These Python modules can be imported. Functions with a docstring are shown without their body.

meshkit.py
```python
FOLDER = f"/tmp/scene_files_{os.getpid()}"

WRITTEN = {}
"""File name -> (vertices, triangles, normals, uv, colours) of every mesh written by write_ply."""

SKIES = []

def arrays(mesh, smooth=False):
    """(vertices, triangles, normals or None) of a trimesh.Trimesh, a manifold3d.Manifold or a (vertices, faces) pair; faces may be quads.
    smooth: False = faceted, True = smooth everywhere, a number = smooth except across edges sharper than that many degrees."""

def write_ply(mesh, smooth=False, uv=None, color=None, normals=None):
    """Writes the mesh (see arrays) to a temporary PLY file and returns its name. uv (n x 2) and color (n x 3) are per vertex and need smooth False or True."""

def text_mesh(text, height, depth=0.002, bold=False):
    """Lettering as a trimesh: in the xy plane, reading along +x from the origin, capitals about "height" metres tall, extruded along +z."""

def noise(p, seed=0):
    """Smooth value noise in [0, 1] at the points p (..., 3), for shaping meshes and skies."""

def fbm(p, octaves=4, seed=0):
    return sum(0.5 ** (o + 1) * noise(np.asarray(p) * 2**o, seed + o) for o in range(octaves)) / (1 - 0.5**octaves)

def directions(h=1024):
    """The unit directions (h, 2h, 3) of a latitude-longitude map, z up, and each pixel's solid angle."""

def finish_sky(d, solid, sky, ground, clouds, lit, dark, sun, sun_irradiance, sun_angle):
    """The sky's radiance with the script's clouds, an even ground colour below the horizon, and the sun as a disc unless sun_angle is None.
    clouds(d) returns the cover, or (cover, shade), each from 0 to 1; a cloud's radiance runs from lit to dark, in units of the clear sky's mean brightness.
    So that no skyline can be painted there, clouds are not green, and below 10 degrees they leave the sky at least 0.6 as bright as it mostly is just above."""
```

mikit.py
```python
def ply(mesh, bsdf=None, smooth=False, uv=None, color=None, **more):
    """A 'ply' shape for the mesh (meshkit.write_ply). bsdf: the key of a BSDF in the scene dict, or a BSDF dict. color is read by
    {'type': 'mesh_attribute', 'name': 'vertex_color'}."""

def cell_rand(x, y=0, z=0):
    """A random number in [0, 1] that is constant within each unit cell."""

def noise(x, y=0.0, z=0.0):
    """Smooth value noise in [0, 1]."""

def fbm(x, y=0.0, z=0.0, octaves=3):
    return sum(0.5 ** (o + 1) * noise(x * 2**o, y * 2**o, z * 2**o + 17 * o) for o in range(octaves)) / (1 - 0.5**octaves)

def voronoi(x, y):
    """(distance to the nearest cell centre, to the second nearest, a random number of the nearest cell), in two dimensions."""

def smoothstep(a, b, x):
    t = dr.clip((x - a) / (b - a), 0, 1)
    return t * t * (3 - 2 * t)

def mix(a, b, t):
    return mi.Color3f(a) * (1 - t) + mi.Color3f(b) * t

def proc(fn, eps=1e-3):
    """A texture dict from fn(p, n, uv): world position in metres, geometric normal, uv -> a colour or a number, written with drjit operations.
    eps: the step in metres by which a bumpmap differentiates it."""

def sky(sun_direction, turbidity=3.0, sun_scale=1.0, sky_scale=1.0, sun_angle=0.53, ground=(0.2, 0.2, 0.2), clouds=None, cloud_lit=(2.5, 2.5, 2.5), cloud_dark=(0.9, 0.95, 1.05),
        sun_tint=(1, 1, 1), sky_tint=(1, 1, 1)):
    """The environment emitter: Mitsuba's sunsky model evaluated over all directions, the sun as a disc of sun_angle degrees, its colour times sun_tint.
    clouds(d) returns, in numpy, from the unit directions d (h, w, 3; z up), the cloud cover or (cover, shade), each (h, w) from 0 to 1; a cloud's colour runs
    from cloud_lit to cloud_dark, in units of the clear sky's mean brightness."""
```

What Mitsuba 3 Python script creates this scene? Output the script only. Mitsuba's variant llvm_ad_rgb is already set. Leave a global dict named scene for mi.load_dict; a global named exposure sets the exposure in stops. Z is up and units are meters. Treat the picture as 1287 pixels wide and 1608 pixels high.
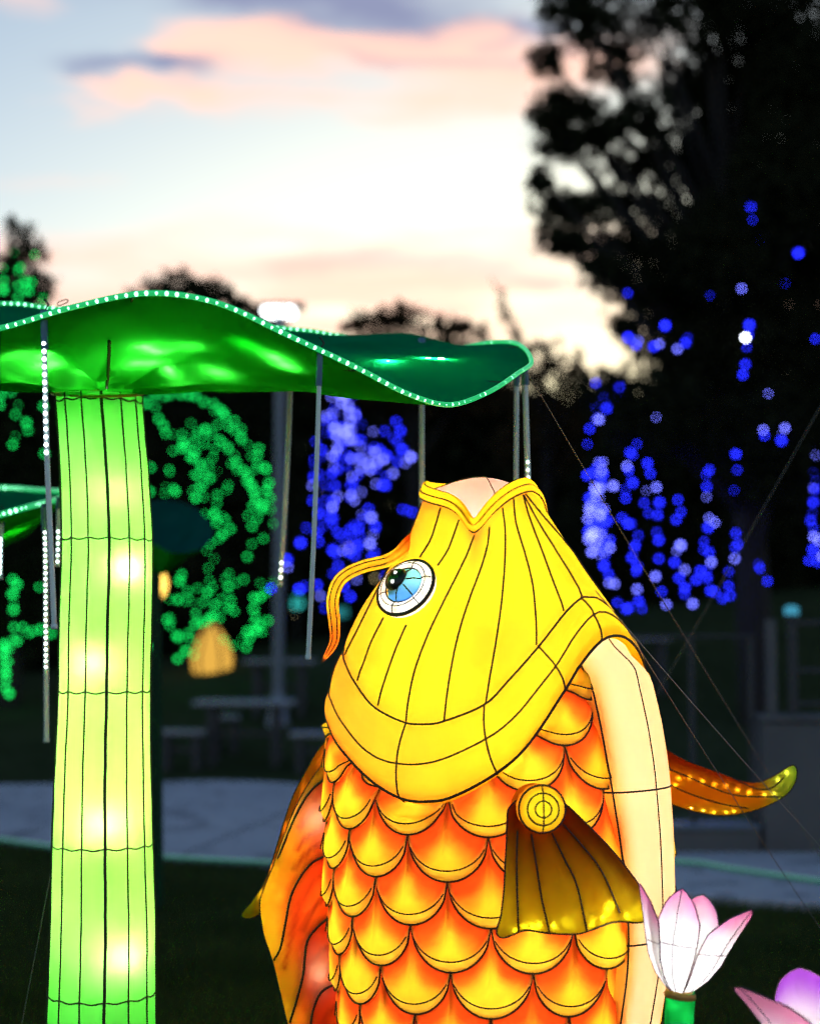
import math
import numpy as np
import trimesh
import mitsuba as mi
import drjit as dr
import mikit
import meshkit
from mikit import proc, noise, fbm, mix, smoothstep
from scipy.spatial import Delaunay
from shapely.geometry import Polygon, Point
import shapely

T = mi.ScalarTransform4f
scene, labels = {}, {}

# ------------------------------------------------------------------ camera
F_PX, CX, CY, PITCH = 2681.0, 643.5, 804.0, math.atan(196 / 2681)
EYE = np.array([0, 0, 1.5])
FWD = np.array([0, math.cos(PITCH), math.sin(PITCH)])
UP = np.array([0, -math.sin(PITCH), math.cos(PITCH)])
RIGHT = np.array([1.0, 0, 0])
scene['camera'] = {
    'type': 'thinlens', 'fov': 2 * math.degrees(math.atan(643.5 / F_PX)), 'fov_axis': 'x',
    'aperture_radius': 0.0205, 'focus_distance': 4.62, 'near_clip': 0.05, 'far_clip': 1500.0,
    'to_world': T().look_at(origin=EYE.tolist(), target=(EYE + FWD).tolist(), up=[0, 0, 1]),
}
exposure = 0.0

# ------------------------------------------------------------------ sky after sunset


def sky_clouds(d):
    el = np.degrees(np.arcsin(np.clip(d[..., 2], -1, 1)))
    az = np.degrees(np.arctan2(d[..., 0], d[..., 1]))
    w = meshkit.fbm(np.stack([az * 0.16, el * 0.5, az * 0 + 3.1], -1), 5, 4) - 0.5
    w2 = meshkit.fbm(np.stack([az * 0.35, el * 1.3, az * 0 + 9.7], -1), 4, 8) - 0.5
    w3 = meshkit.fbm(np.stack([az * 0.07, el * 0.22, az * 0 + 1.7], -1), 4, 12)
    e2 = el + 3.0 * w + 1.3 * w2

    def streak(a, e, wa, we):
        return np.exp(-((az - a + 5 * w2) / wa) ** 4 - ((e2 - e) / we) ** 2)

    lowband = smoothstep_np(14.8, 11.6, e2) * smoothstep_np(0.2, 0.62, meshkit.fbm(np.stack([az * 0.09, el * 0.55, az * 0 + 5.5], -1), 4, 21) + 0.12)
    peach = 0.85 * streak(-5.6, 18.8, 3.4, 0.8) + 0.85 * streak(-1.2, 19.4, 4.6, 0.75) + 0.75 * streak(-9.3, 17.3, 2.6, 0.36) \
        + 0.75 * streak(4.5, 18.8, 5.0, 1.5) + 0.4 * streak(-13, 20.3, 2.5, 0.5) + 0.45 * streak(-3, 17.3, 9, 0.8) + 0.3 * streak(-11, 15.2, 3, 0.4) + 0.68 * lowband * smoothstep_np(6.5, 11, el)
    grey = 1.1 * streak(-3.2, 20.8, 5.6, 0.85) + 0.9 * streak(-9.4, 18.05, 2.4, 0.28) + 0.6 * streak(4.6, 20.0, 2.0, 0.3) \
        + 0.18 * streak(1.0, 12.1, 6, 0.5) + 0.35 * streak(2, 19.0, 5, 0.2)
    peach = smoothstep_np(0.12, 0.85, peach * (0.15 + 1.6 * meshkit.fbm(np.stack([az * 0.30 + 0.25 * el, el * 2.3, az * 0 + 7.7], -1), 4, 31))) * 0.9
    high = smoothstep_np(21.5, 30, el) * smoothstep_np(0.5, 0.72, w3) * 0.55      # the rest of the dome: thin broken cloud
    far = smoothstep_np(25, 60, np.abs(az)) * smoothstep_np(0.5, 0.72, w3) * 0.3
    veil = np.maximum(high, far)
    cover = np.clip(peach + grey + veil, 0, 0.95)
    shade = np.clip((1.5 * grey + veil) / np.maximum(peach + grey + veil, 1e-4), 0, 1)
    return cover, shade


def smoothstep_np(a, b, x):
    t = np.clip((x - a) / (b - a), 0, 1)
    return t * t * (3 - 2 * t)


scene['sky_light'] = {**mikit.sky([0.1, 1, math.tan(math.radians(6.0))], turbidity=3, sun_scale=0.0, sky_scale=8.9, sky_tint=(0.61, 0.80, 1.18),
                                  clouds=sky_clouds, cloud_lit=(4.8, 2.85, 2.2), cloud_dark=(1.0, 1.1, 1.75), ground=(0.05, 0.05, 0.05)),
                      'sampling_weight': 12.0}

# ------------------------------------------------------------------ helpers


def ray(px, py):
    return FWD + RIGHT * ((px - CX) / F_PX) + UP * ((CY - py) / F_PX)


def P(px, py, Y):
    d = ray(px, py)
    return EYE + d * (Y / d[1])


def G(px, py, z=0.0):
    d = ray(px, py)
    return EYE + d * ((z - EYE[2]) / d[2])


def lab(key, label=None, cat=None, group=None, kind=None):
    e = labels.setdefault(key, {})
    for k, v in (('label', label), ('category', cat), ('group', group), ('kind', kind)):
        if v:
            e[k] = v


_count = {}


def child(parent, name):
    k = parent + '__' + name
    n = _count.get(k, 0)
    _count[k] = n + 1
    return k if n == 0 else f'{k}_{n:03d}'


def top(name):
    n = _count.get(name, 0)
    _count[name] = n + 1
    return name if n == 0 else f'{name}_{n:03d}'


def add(key, mesh, bsdf, smooth=True, color=None, emit=None, w=None, uv=None):
    more = {}
    if emit is not None:
        more['emitter'] = {'type': 'area', 'radiance': {'type': 'rgb', 'value': [float(x) for x in emit]}, 'sampling_weight': float(1.0 if w is None else w)}
    scene[key] = mikit.ply(mesh, bsdf, smooth=smooth, color=color, uv=uv, **more)
    return key


def cat(ms):
    ms = [m for m in ms if m is not None]
    return trimesh.util.concatenate(ms)


def tube(pts, r, sides=6, closed=False, caps=True):
    p = np.asarray(pts, float)
    if len(p) > 2:
        keep = np.r_[True, np.linalg.norm(np.diff(p, axis=0), axis=1) > 1e-6]
        p = p[keep]
        if np.ndim(r):
            r = np.asarray(r)[keep]
    n = len(p)
    r = np.broadcast_to(r, (n,)).astype(float)
    t = np.roll(p, -1, 0) - np.roll(p, 1, 0) if closed else np.gradient(p, axis=0)
    t /= np.linalg.norm(t, axis=1, keepdims=True) + 1e-12
    a = np.cross(t[0], [0.3, 0.2, 0.93] if abs(t[0][2]) < 0.9 else [1, 0, 0])
    A = []
    for i in range(n):
        a = a - t[i] * (a @ t[i])
        a /= np.linalg.norm(a) + 1e-12
        A.append(a)
    A = np.array(A)
    B = np.cross(t, A)
    ang = np.arange(sides) * 2 * np.pi / sides
    v = p[:, None] + r[:, None, None] * (np.cos(ang)[None, :, None] * A[:, None] + np.sin(ang)[None, :, None] * B[:, None])
    f = []
    for i in range(n if closed else n - 1):
        k = (i + 1) % n
        for j in range(sides):
            l = (j + 1) % sides
            f += [[i * sides + j, i * sides + l, k * sides + l], [i * sides + j, k * sides + l, k * sides + j]]
    v = v.reshape(-1, 3)
    if caps and not closed:
        c0, c1 = len(v), len(v) + 1
        v = np.vstack([v, p[0], p[-1]])
        for j in range(sides):
            l = (j + 1) % sides
            f += [[c0, l, j], [c1, (n - 1) * sides + j, (n - 1) * sides + l]]
    return trimesh.Trimesh(v, np.array(f), process=False)


def balls(pts, r, sub=1):
    s = trimesh.creation.icosphere(subdivisions=sub, radius=1.0)
    p = np.asarray(pts, float).reshape(-1, 3)
    r = np.broadcast_to(r, (len(p),))
    v = (s.vertices[None] * r[:, None, None] + p[:, None]).reshape(-1, 3)
    f = (s.faces[None] + (np.arange(len(p)) * len(s.vertices))[:, None, None]).reshape(-1, 3)
    return trimesh.Trimesh(v, f, process=False)


def box(lo, hi):
    lo, hi = np.asarray(lo, float), np.asarray(hi, float)
    return trimesh.creation.box(extents=hi - lo, transform=trimesh.transformations.translation_matrix((lo + hi) / 2))


def bevel_box(lo, hi, b=0.01):
    lo, hi = np.asarray(lo, float), np.asarray(hi, float)
    pts = []
    for sx in (0, 1):
        for sy in (0, 1):
            for sz in (0, 1):
                c = np.where([sx, sy, sz], hi, lo)
                s = np.where([sx, sy, sz], -1, 1) * b
                for k in range(3):
                    q = c + s
                    q[k] = c[k]
                    pts.append(q)
    return trimesh.convex.convex_hull(np.array(pts))


def grid_mesh(V, wrap=False):
    n, m = V.shape[:2]
    i, j = np.meshgrid(np.arange(n - 1), np.arange(m if wrap else m - 1), indexing='ij')
    j2 = (j + 1) % m
    q = np.stack([i * m + j, i * m + j2, (i + 1) * m + j2, (i + 1) * m + j], -1).reshape(-1, 4)
    return trimesh.Trimesh(V.reshape(-1, 3), np.vstack([q[:, [0, 1, 2]], q[:, [0, 2, 3]]]), process=False)


def lathe(profile, centre, axis, n=32):
    """profile: (radius, height along axis) pairs"""
    axis = np.asarray(axis, float) / np.linalg.norm(axis)
    a = np.cross(axis, [0, 0, 1] if abs(axis[2]) < 0.9 else [1, 0, 0])
    a /= np.linalg.norm(a)
    b = np.cross(axis, a)
    ang = np.arange(n) * 2 * np.pi / n
    V = np.array([[np.asarray(centre) + axis * h + r * (math.cos(t) * a + math.sin(t) * b) for t in ang] for r, h in profile])
    return grid_mesh(V, wrap=True)


def resample(pts, n):
    p = np.asarray(pts, float)
    s = np.r_[0, np.cumsum(np.linalg.norm(np.diff(p, axis=0), axis=1))]
    x = np.linspace(0, s[-1], n)
    return np.stack([np.interp(x, s, p[:, k]) for k in range(p.shape[1])], 1)


def spline(pts, n, closed=False):
    """Catmull-Rom through the points, resampled evenly."""
    p = np.asarray(pts, float)
    q = np.vstack([p[-1], p, p[0], p[1]]) if closed else np.vstack([2 * p[0] - p[1], p, 2 * p[-1] - p[-2]])
    out = []
    for i in range(1, len(q) - 2):
        a, b, c, d = q[i - 1], q[i], q[i + 1], q[i + 2]
        for t in np.linspace(0, 1, 14, endpoint=False):
            out.append(0.5 * (2 * b + (c - a) * t + (2 * a - 5 * b + 4 * c - d) * t ** 2 + (3 * b - a - 3 * c + d) * t ** 3))
    if not closed:
        out.append(q[-2])
        return resample(out, n)
    out.append(out[0])
    return resample(out, n + 1)[:-1]


def bumps(M, amp, freq, seed):
    return amp * (meshkit.fbm(np.asarray(M) * freq, 3, seed) - 0.5) * 2


# ------------------------------------------------------------------ materials
def rgb(*c):
    return {'type': 'rgb', 'value': list(c)}


def weave(p, n, uv):
    return 0.5 * noise(p.x * 55, p.y * 55, p.z * 55) + 0.5 * noise(p.x * 160, p.y * 160, p.z * 160)


scene['fabric'] = {'type': 'principledthin', 'base_color': {'type': 'mesh_attribute', 'name': 'vertex_color'}, 'roughness': 0.8, 'diff_trans': 1.15, 'eta': 1.15}
scene['wire_black'] = {'type': 'principled', 'base_color': rgb(0.02, 0.013, 0.008), 'roughness': 0.6}
scene['seam_green'] = {'type': 'principled', 'base_color': rgb(0.015, 0.03, 0.008), 'roughness': 0.7}
scene['wire_grey'] = {'type': 'principled', 'base_color': rgb(0.22, 0.22, 0.2), 'roughness': 0.45, 'metallic': 0.3}
scene['pupil_black'] = {'type': 'principled', 'base_color': rgb(0.006, 0.006, 0.006), 'roughness': 0.35}
scene['lamp_body'] = {'type': 'diffuse', 'reflectance': rgb(0.6, 0.6, 0.6)}
scene['rope_plastic'] = {'type': 'principled', 'base_color': rgb(0.02, 0.30, 0.08), 'roughness': 0.3}
scene['tube_plastic'] = {'type': 'principled', 'base_color': rgb(0.72, 0.88, 0.80), 'roughness': 0.15, 'clearcoat': 1.0}
scene['strip_highlight'] = {'type': 'principled', 'base_color': rgb(0.75, 0.8, 0.74), 'roughness': 0.4}
scene['cap_plastic'] = {'type': 'principled', 'base_color': rgb(0.05, 0.16, 0.25), 'roughness': 0.35}
scene['leaf_dark'] = {'type': 'twosided', 'bsdf': {'type': 'diffuse', 'reflectance': rgb(0.022, 0.026, 0.012)}}
scene['leaf_autumn'] = {'type': 'twosided', 'bsdf': {'type': 'diffuse', 'reflectance': rgb(0.05, 0.032, 0.014)}}
scene['bark'] = {'type': 'principled', 'base_color': proc(lambda p, n, uv: mix((0.012, 0.010, 0.008), (0.032, 0.025, 0.02), fbm(p.x * 9, p.y * 9, p.z * 2))), 'roughness': 0.9}
scene['grass_blade'] = {'type': 'twosided', 'bsdf': {'type': 'diffuse', 'reflectance': proc(lambda p, n, uv: mix((0.032, 0.055, 0.016), (0.075, 0.11, 0.03), fbm(p.x * 1.7, p.y * 1.7, 0.0)))}}
scene['lawn'] = {'type': 'diffuse', 'reflectance': proc(lambda p, n, uv: mix((0.02, 0.03, 0.011), (0.055, 0.068, 0.028), fbm(p.x * 0.8, p.y * 0.8, 0.0, 4) * 0.6 + 0.4 * noise(p.x * 9, p.y * 5)))}


def paving(p, n, uv):
    base = fbm(p.x * 0.7, p.y * 0.7, 0.0, 4)
    spot = smoothstep(0.66, 0.8, noise(p.x * 7.3, p.y * 4.4, 5.0))
    return mix((0.40, 0.40, 0.41), (0.55, 0.54, 0.53), base) * (1 - 0.3 * spot) * (0.92 + 0.16 * noise(p.x * 30, p.y * 30))


scene['pavement'] = {'type': 'diffuse', 'reflectance': proc(paving)}
scene['concrete'] = {'type': 'diffuse', 'reflectance': proc(lambda p, n, uv: mix((0.1, 0.1, 0.1), (0.17, 0.165, 0.16), fbm(p.x * 3, p.y * 3, p.z * 3, 4)))}
scene['painted_metal'] = {'type': 'principled', 'base_color': rgb(0.16, 0.2, 0.24), 'roughness': 0.4, 'metallic': 0.4}
scene['dark_metal'] = {'type': 'principled', 'base_color': rgb(0.03, 0.033, 0.037), 'roughness': 0.5}
scene['joint_dark'] = {'type': 'diffuse', 'reflectance': rgb(0.06, 0.06, 0.06)}
scene['table_top'] = {'type': 'principled', 'base_color': proc(lambda p, n, uv: mix((0.2, 0.21, 0.22), (0.3, 0.3, 0.31), noise(p.x * 3, p.y * 14, p.z))), 'roughness': 0.45}
scene['glass'] = {'type': 'thindielectric', 'int_ior': 1.5}
scene['gold_trim'] = {'type': 'principled', 'base_color': rgb(0.5, 0.42, 0.03), 'roughness': 0.4, 'metallic': 0.5}
scene['bead'] = {'type': 'diffuse', 'reflectance': rgb(0.022, 0.026, 0.012)}

# ------------------------------------------------------------------ ground


def ground_z(x, y):
    x, y = np.asarray(x, float), np.asarray(y, float)
    rise = np.clip(1.5 + 0.125 * np.clip(x, -9, 9), 0.5, 2.7)
    return smoothstep_np(19.5, 28.5, y) * rise + 0.025 * np.clip(y - 28, 0, 60)


def lawn_mesh():
    xs = np.unique(np.r_[np.linspace(-600, -30, 24), np.linspace(-30, 30, 91), np.linspace(30, 600, 24)])
    ys = np.unique(np.r_[np.linspace(-600, 0, 20), np.linspace(0, 60, 121), np.linspace(60, 700, 24)])
    X, Y = np.meshgrid(xs, ys, indexing='xy')
    Z = ground_z(X, Y) + 0.03 * (meshkit.fbm(np.stack([X * 0.6, Y * 0.6, X * 0], -1), 3, 5) - 0.5) * (np.hypot(X, Y) < 60)
    return grid_mesh(np.stack([X, Y, Z], -1))


add('lawn_ground', lawn_mesh(), 'lawn')
lab('lawn_ground', 'dark grass lawn rising to a bank behind', kind='structure')

near_edge = [(-700, 1290), (-200, 1312), (0, 1325), (220, 1349), (400, 1362), (700, 1388), (1060, 1416), (1300, 1432), (1900, 1455)]
far_edge = [(-700, 1240), (-200, 1239), (0, 1239), (200, 1236), (400, 1234), (700, 1262), (1060, 1326), (1300, 1340), (1900, 1365)]
ne = spline([G(*q)[:2] for q in near_edge], 60)
fe = spline([G(*q)[:2] for q in far_edge], 60)


def slab(a, b, z0, z1):
    rows = [np.c_[a, np.full(len(a), z0)], np.c_[a, np.full(len(a), z1 - 0.01)]]
    for t in np.linspace(0, 1, 9):
        q = a * (1 - t) + b * t
        q = q + (b - a) / np.linalg.norm(b - a, axis=1, keepdims=True) * (0.01 if t == 0 else -0.01 if t == 1 else 0)
        rows.append(np.c_[q, np.full(len(a), z1)])
    rows += [np.c_[b, np.full(len(a), z1 - 0.01)], np.c_[b, np.full(len(a), z0)]]
    return grid_mesh(np.array(rows))


add('footpath', slab(ne, fe, -0.05, 0.045), 'pavement', smooth=30)
lab('footpath', 'pale paved footpath crossing the lawn', kind='structure')
# expansion joints of the path
for k, u in enumerate((6, 14, 21, 29, 37, 45, 52)):
    pa, pb = ne[u], fe[u]
    dirv = (pb - pa) / np.linalg.norm(pb - pa)
    nv = np.array([-dirv[1], dirv[0]]) * 0.008
    v = np.array([[*(pa + nv + dirv * .02), 0.049], [*(pa - nv + dirv * .02), 0.049], [*(pb - nv - dirv * .02), 0.049], [*(pb + nv - dirv * .02), 0.049]])
    add(child('footpath', 'joint'), (v, np.array([[0, 1, 2], [0, 2, 3]])), "joint_dark", smooth=False)

# grass blades, as far as they can be made out
rng = np.random.default_rng(11)


def grass_mesh(n):
    y = 5.9 + 8.2 * rng.random(n) ** 1.3
    x = (rng.random(n) - 0.5) * 2 * (0.27 * y)
    edge = np.interp(x, ne[:, 0], ne[:, 1])
    keep = y < edge - 0.03
    x, y = x[keep], y[keep]
    n = len(x)
    h = 0.03 + 0.045 * rng.random(n)
    a = rng.random(n) * 2 * np.pi
    lean = (rng.random((n, 2)) - 0.5) * 0.06
    w = 0.0035
    b = np.stack([x, y, np.zeros(n) - 0.012], -1)
    s = np.stack([np.cos(a), np.sin(a), a * 0], -1) * w
    tip = b + np.c_[lean, h + 0.012]
    v = np.stack([b - s, b + s, tip], 1).reshape(-1, 3)
    return v, np.arange(3 * n).reshape(-1, 3)


add('grass', grass_mesh(120000), 'grass_blade', smooth=False)
lab('grass', 'short dark lawn grass in front of the path', 'grass', kind='stuff')

# ------------------------------------------------------------------ trees


def leaves(centres, spread, size, rnd, aspect=0.6):
    n = len(centres)
    c = centres + rnd.normal(size=(n, 3)) * spread
    a = rnd.normal(size=(n, 3))
    a /= np.linalg.norm(a, axis=1, keepdims=True)
    b = np.cross(a, rnd.normal(size=(n, 3)))
    b /= np.linalg.norm(b, axis=1, keepdims=True)
    s = size * (0.6 + 0.8 * rnd.random(n))[:, None]
    v = np.stack([c - a * s, c + b * s * aspect - a * s * .1, c + a * s, c - b * s * aspect - a * s * .1], 1).reshape(-1, 3)
    i = np.arange(n)[:, None] * 4
    return trimesh.Trimesh(v, np.vstack([i + [0, 1, 2], i + [0, 2, 3]]), process=False)


def blob_tree(name, label, Y, blobs, leaf, trunk_px, trunk_r, mat='leaf_dark', seed=0, depth=1.0, more=1.0, thin=1.0, thin_left=0, category='tree', group=None, base_z=None):
    """blobs: (px, py, rx, ry, leaf count); each blob is a bough of leaves at its own depth round Y."""
    rnd = np.random.default_rng(seed)
    key = top(name)
    ms, tips = [], []
    for bx, by, rx, ry, n in blobs:
        n = int(n * more * (thin if bx < thin_left else 1.0))
        yy = Y + (rnd.random() - 0.5) * depth
        c = P(bx, by, yy)
        sx, sz = rx * yy / F_PX, ry * yy / F_PX
        k = max(3, int(n / (10 if bx < thin_left else 13)))
        d = rnd.normal(size=(k, 3))
        d /= np.linalg.norm(d, axis=1, keepdims=True)
        sub = c + d * (1.12 * rnd.random(k) ** 0.5)[:, None] * np.array([sx, (sx + sz) * 0.5, sz])
        sub = sub[sub[:, 2] > ground_z(sub[:, 0], sub[:, 1]) + 0.05]
        if len(sub) == 0:
            continue
        idx = rnd.integers(0, len(sub), n)
        ms.append(leaves(sub[idx], max(0.05, 0.12 * (sx + sz) * 0.5), leaf, rnd))
        tips.append((c, sub[:: max(1, len(sub) // 4)]))
    add(key + '__crown', cat(ms), mat, smooth=False)
    lab(key + '__crown', kind='stuff')
    foot = P(trunk_px, 1000, Y)
    foot[2] = (ground_z(foot[0], Y) if base_z is None else base_z) - 0.15
    hi = max(t[0][2] for t in tips)
    head = np.array([np.mean([t[0][0] for t in tips]) * 0.5 + foot[0] * 0.5, Y, foot[2] + (hi - foot[2]) * 0.85])
    spine = spline([foot, foot * 0.6 + head * 0.4 + [0.08, 0.05, 0], head], 14)
    add(key + '__trunk', tube(spine, np.linspace(trunk_r, trunk_r * 0.25, 14), 9), 'bark')
    for c, sub in tips:
        s = spine[int(np.clip((c[2] - foot[2]) / (head[2] - foot[2]) * 9, 2, 11))]
        lim = [tube(spline([s, (s + c) / 2 + [0, 0, 0.05], c], 7), np.linspace(trunk_r * 0.3, trunk_r * 0.1, 7), 5)]
        for q in sub:
            lim.append(tube([c, q], [trunk_r * 0.1, trunk_r * 0.04], 4))
        add(child(key, 'limb'), cat(lim), 'bark')
    lab(key, label, category, group)
    return key


# the big tree on the right: open boughs towards the sky, dense behind
big = [(905, 20, 62, 40, 700), (860, 95, 34, 26, 260), (960, 70, 60, 40, 420), (1010, 25, 70, 30, 380), (890, 160, 50, 26, 400), (860, 185, 34, 22, 260), (930, 205, 70, 34, 620),
       (1010, 190, 60, 40, 380), (880, 225, 40, 24, 300), (960, 120, 40, 26, 200), (1075, 140, 60, 70, 900), (1000, 255, 70, 30, 560), (1080, 250, 60, 50, 800), (850, 280, 18, 22, 130),
       (868, 325, 30, 26, 260), (920, 330, 44, 26, 380), (980, 320, 60, 26, 420), (1050, 330, 60, 50, 600), (880, 375, 36, 22, 330), (940, 390, 50, 26, 380), (1000, 390, 60, 36, 520),
       (950, 430, 40, 22, 260), (1000, 460, 44, 30, 380), (985, 510, 30, 26, 240), (1060, 430, 60, 70, 1200),
       (1130, 20, 90, 60, 1500), (1230, 40, 90, 80, 2200), (1160, 140, 80, 70, 2200), (1260, 150, 90, 90, 2800), (1150, 260, 80, 80, 2600), (1250, 280, 100, 100, 3400), (1150, 390, 80, 80, 2800),
       (1250, 420, 100, 100, 3600), (1100, 500, 70, 60, 1800), (1180, 530, 90, 80, 2800), (1280, 560, 100, 100, 3200), (1060, 560, 70, 50, 1300), (1130, 640, 100, 70, 2600), (1240, 690, 110, 90, 3200),
       (1030, 650, 80, 60, 1800), (1360, 100, 110, 120, 2500), (1370, 350, 120, 150, 3200), (1380, 620, 120, 140, 2800), (960, 620, 50, 40, 700), (990, -60, 110, 60, 1200), (1200, -90, 160, 80, 2600)]
blob_tree('broadleaf_tree', 'huge dark tree filling the right edge, sky gleaming through its leaves', 22.0, big, 0.046, 1190, 0.26, seed=3, depth=2.8, more=2.15, thin=1.0, thin_left=1100)

# lower half of the right side: a dense clipped row of dark shrubs on the bank
for k, (bx, w_, by, h_, lb) in enumerate(((960, 70, 830, 150, 'dark shrub on the bank just right of the yellow fish head'),
                                          (1070, 80, 800, 170, 'dark shrub under the big tree, behind the shortest blue light strings'),
                                          (1180, 80, 820, 160, 'dark shrub under the big tree, second from the right edge'),
                                          (1290, 90, 810, 170, 'dark shrub at the right edge behind the blue light column'))):
    bl = []
    r5 = np.random.default_rng(50 + k)
    for _ in range(10):
        bl.append((bx + (r5.random() - .5) * w_ * 1.5, by + (r5.random() - .5) * h_ * 1.5, w_ * .55, h_ * .45, 800))
    blob_tree('shrub', lb, 29.0, bl, 0.075, bx, 0.1, seed=60 + k, depth=1.0, category='shrub')

# trees against the sky, left to right
blob_tree('cypress_tree', 'narrow tree with green lights at the far left edge, top against the sky', 25.0,
          [(30, 360, 20, 22, 110), (40, 395, 32, 22, 220), (20, 420, 40, 26, 350), (55, 440, 30, 22, 260), (20, 470, 60, 30, 900), (80, 445, 10, 10, 40), (10, 530, 80, 60, 1900), (15, 640, 90, 80, 2600),
           (10, 760, 90, 80, 2600), (10, 880, 90, 80, 2600), (10, 980, 80, 50, 1600), (-80, 700, 90, 220, 3000)], 0.06, 15, 0.16, seed=7, depth=1.2)
blob_tree('round_tree', 'dark round topped tree behind the leaf canopy, left of the lamp', 31.0,
          [(285, 452, 46, 22, 420), (330, 465, 46, 22, 420), (380, 480, 34, 16, 260), (250, 470, 40, 26, 300), (300, 530, 110, 60, 2600), (400, 560, 70, 60, 1500), (290, 640, 110, 70, 2600), (390, 680, 80, 80, 2000),
           (300, 760, 110, 80, 2600), (400, 800, 80, 80, 2000), (300, 880, 110, 80, 2400), (400, 900, 70, 70, 1600)], 0.075, 310, 0.2, seed=9, depth=1.6)
blob_tree('autumn_tree', 'brownish tree behind the canopy, under the glow of the sunset', 33.0,
          [(560, 515, 34, 16, 230), (600, 500, 40, 16, 250), (640, 498, 32, 18, 200), (690, 515, 44, 16, 260), (730, 520, 40, 16, 230), (600, 545, 80, 22, 900), (700, 550, 80, 22, 900), (560, 600, 80, 50, 1400), (660, 610, 90, 50, 1800),
           (740, 600, 70, 50, 1300)], 0.075, 640, 0.2, mat='leaf_autumn', seed=13, depth=1.4)
blob_tree('thin_tree', 'sparse tree with one bare twig, between the canopy tip and the big tree', 30.0,
          [(850, 545, 30, 18, 160), (880, 575, 40, 24, 300), (840, 590, 40, 24, 260), (900, 610, 44, 24, 330), (860, 640, 60, 40, 900), (920, 660, 40, 26, 300), (800, 520, 14, 24, 50), (785, 470, 8, 20, 22), (850, 700, 80, 50, 1500)], 0.06, 850, 0.13, mat='leaf_autumn', seed=17, depth=1.0)
twig = [P(770, 436, 30), P(785, 462, 30), P(800, 492, 30), P(818, 530, 30), P(835, 600, 30)]
add(child('thin_tree', 'limb'), tube(spline(twig, 12), np.linspace(0.012, 0.05, 12), 5), 'bark')

# the dark wood that closes the view behind
r6 = np.random.default_rng(77)


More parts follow.
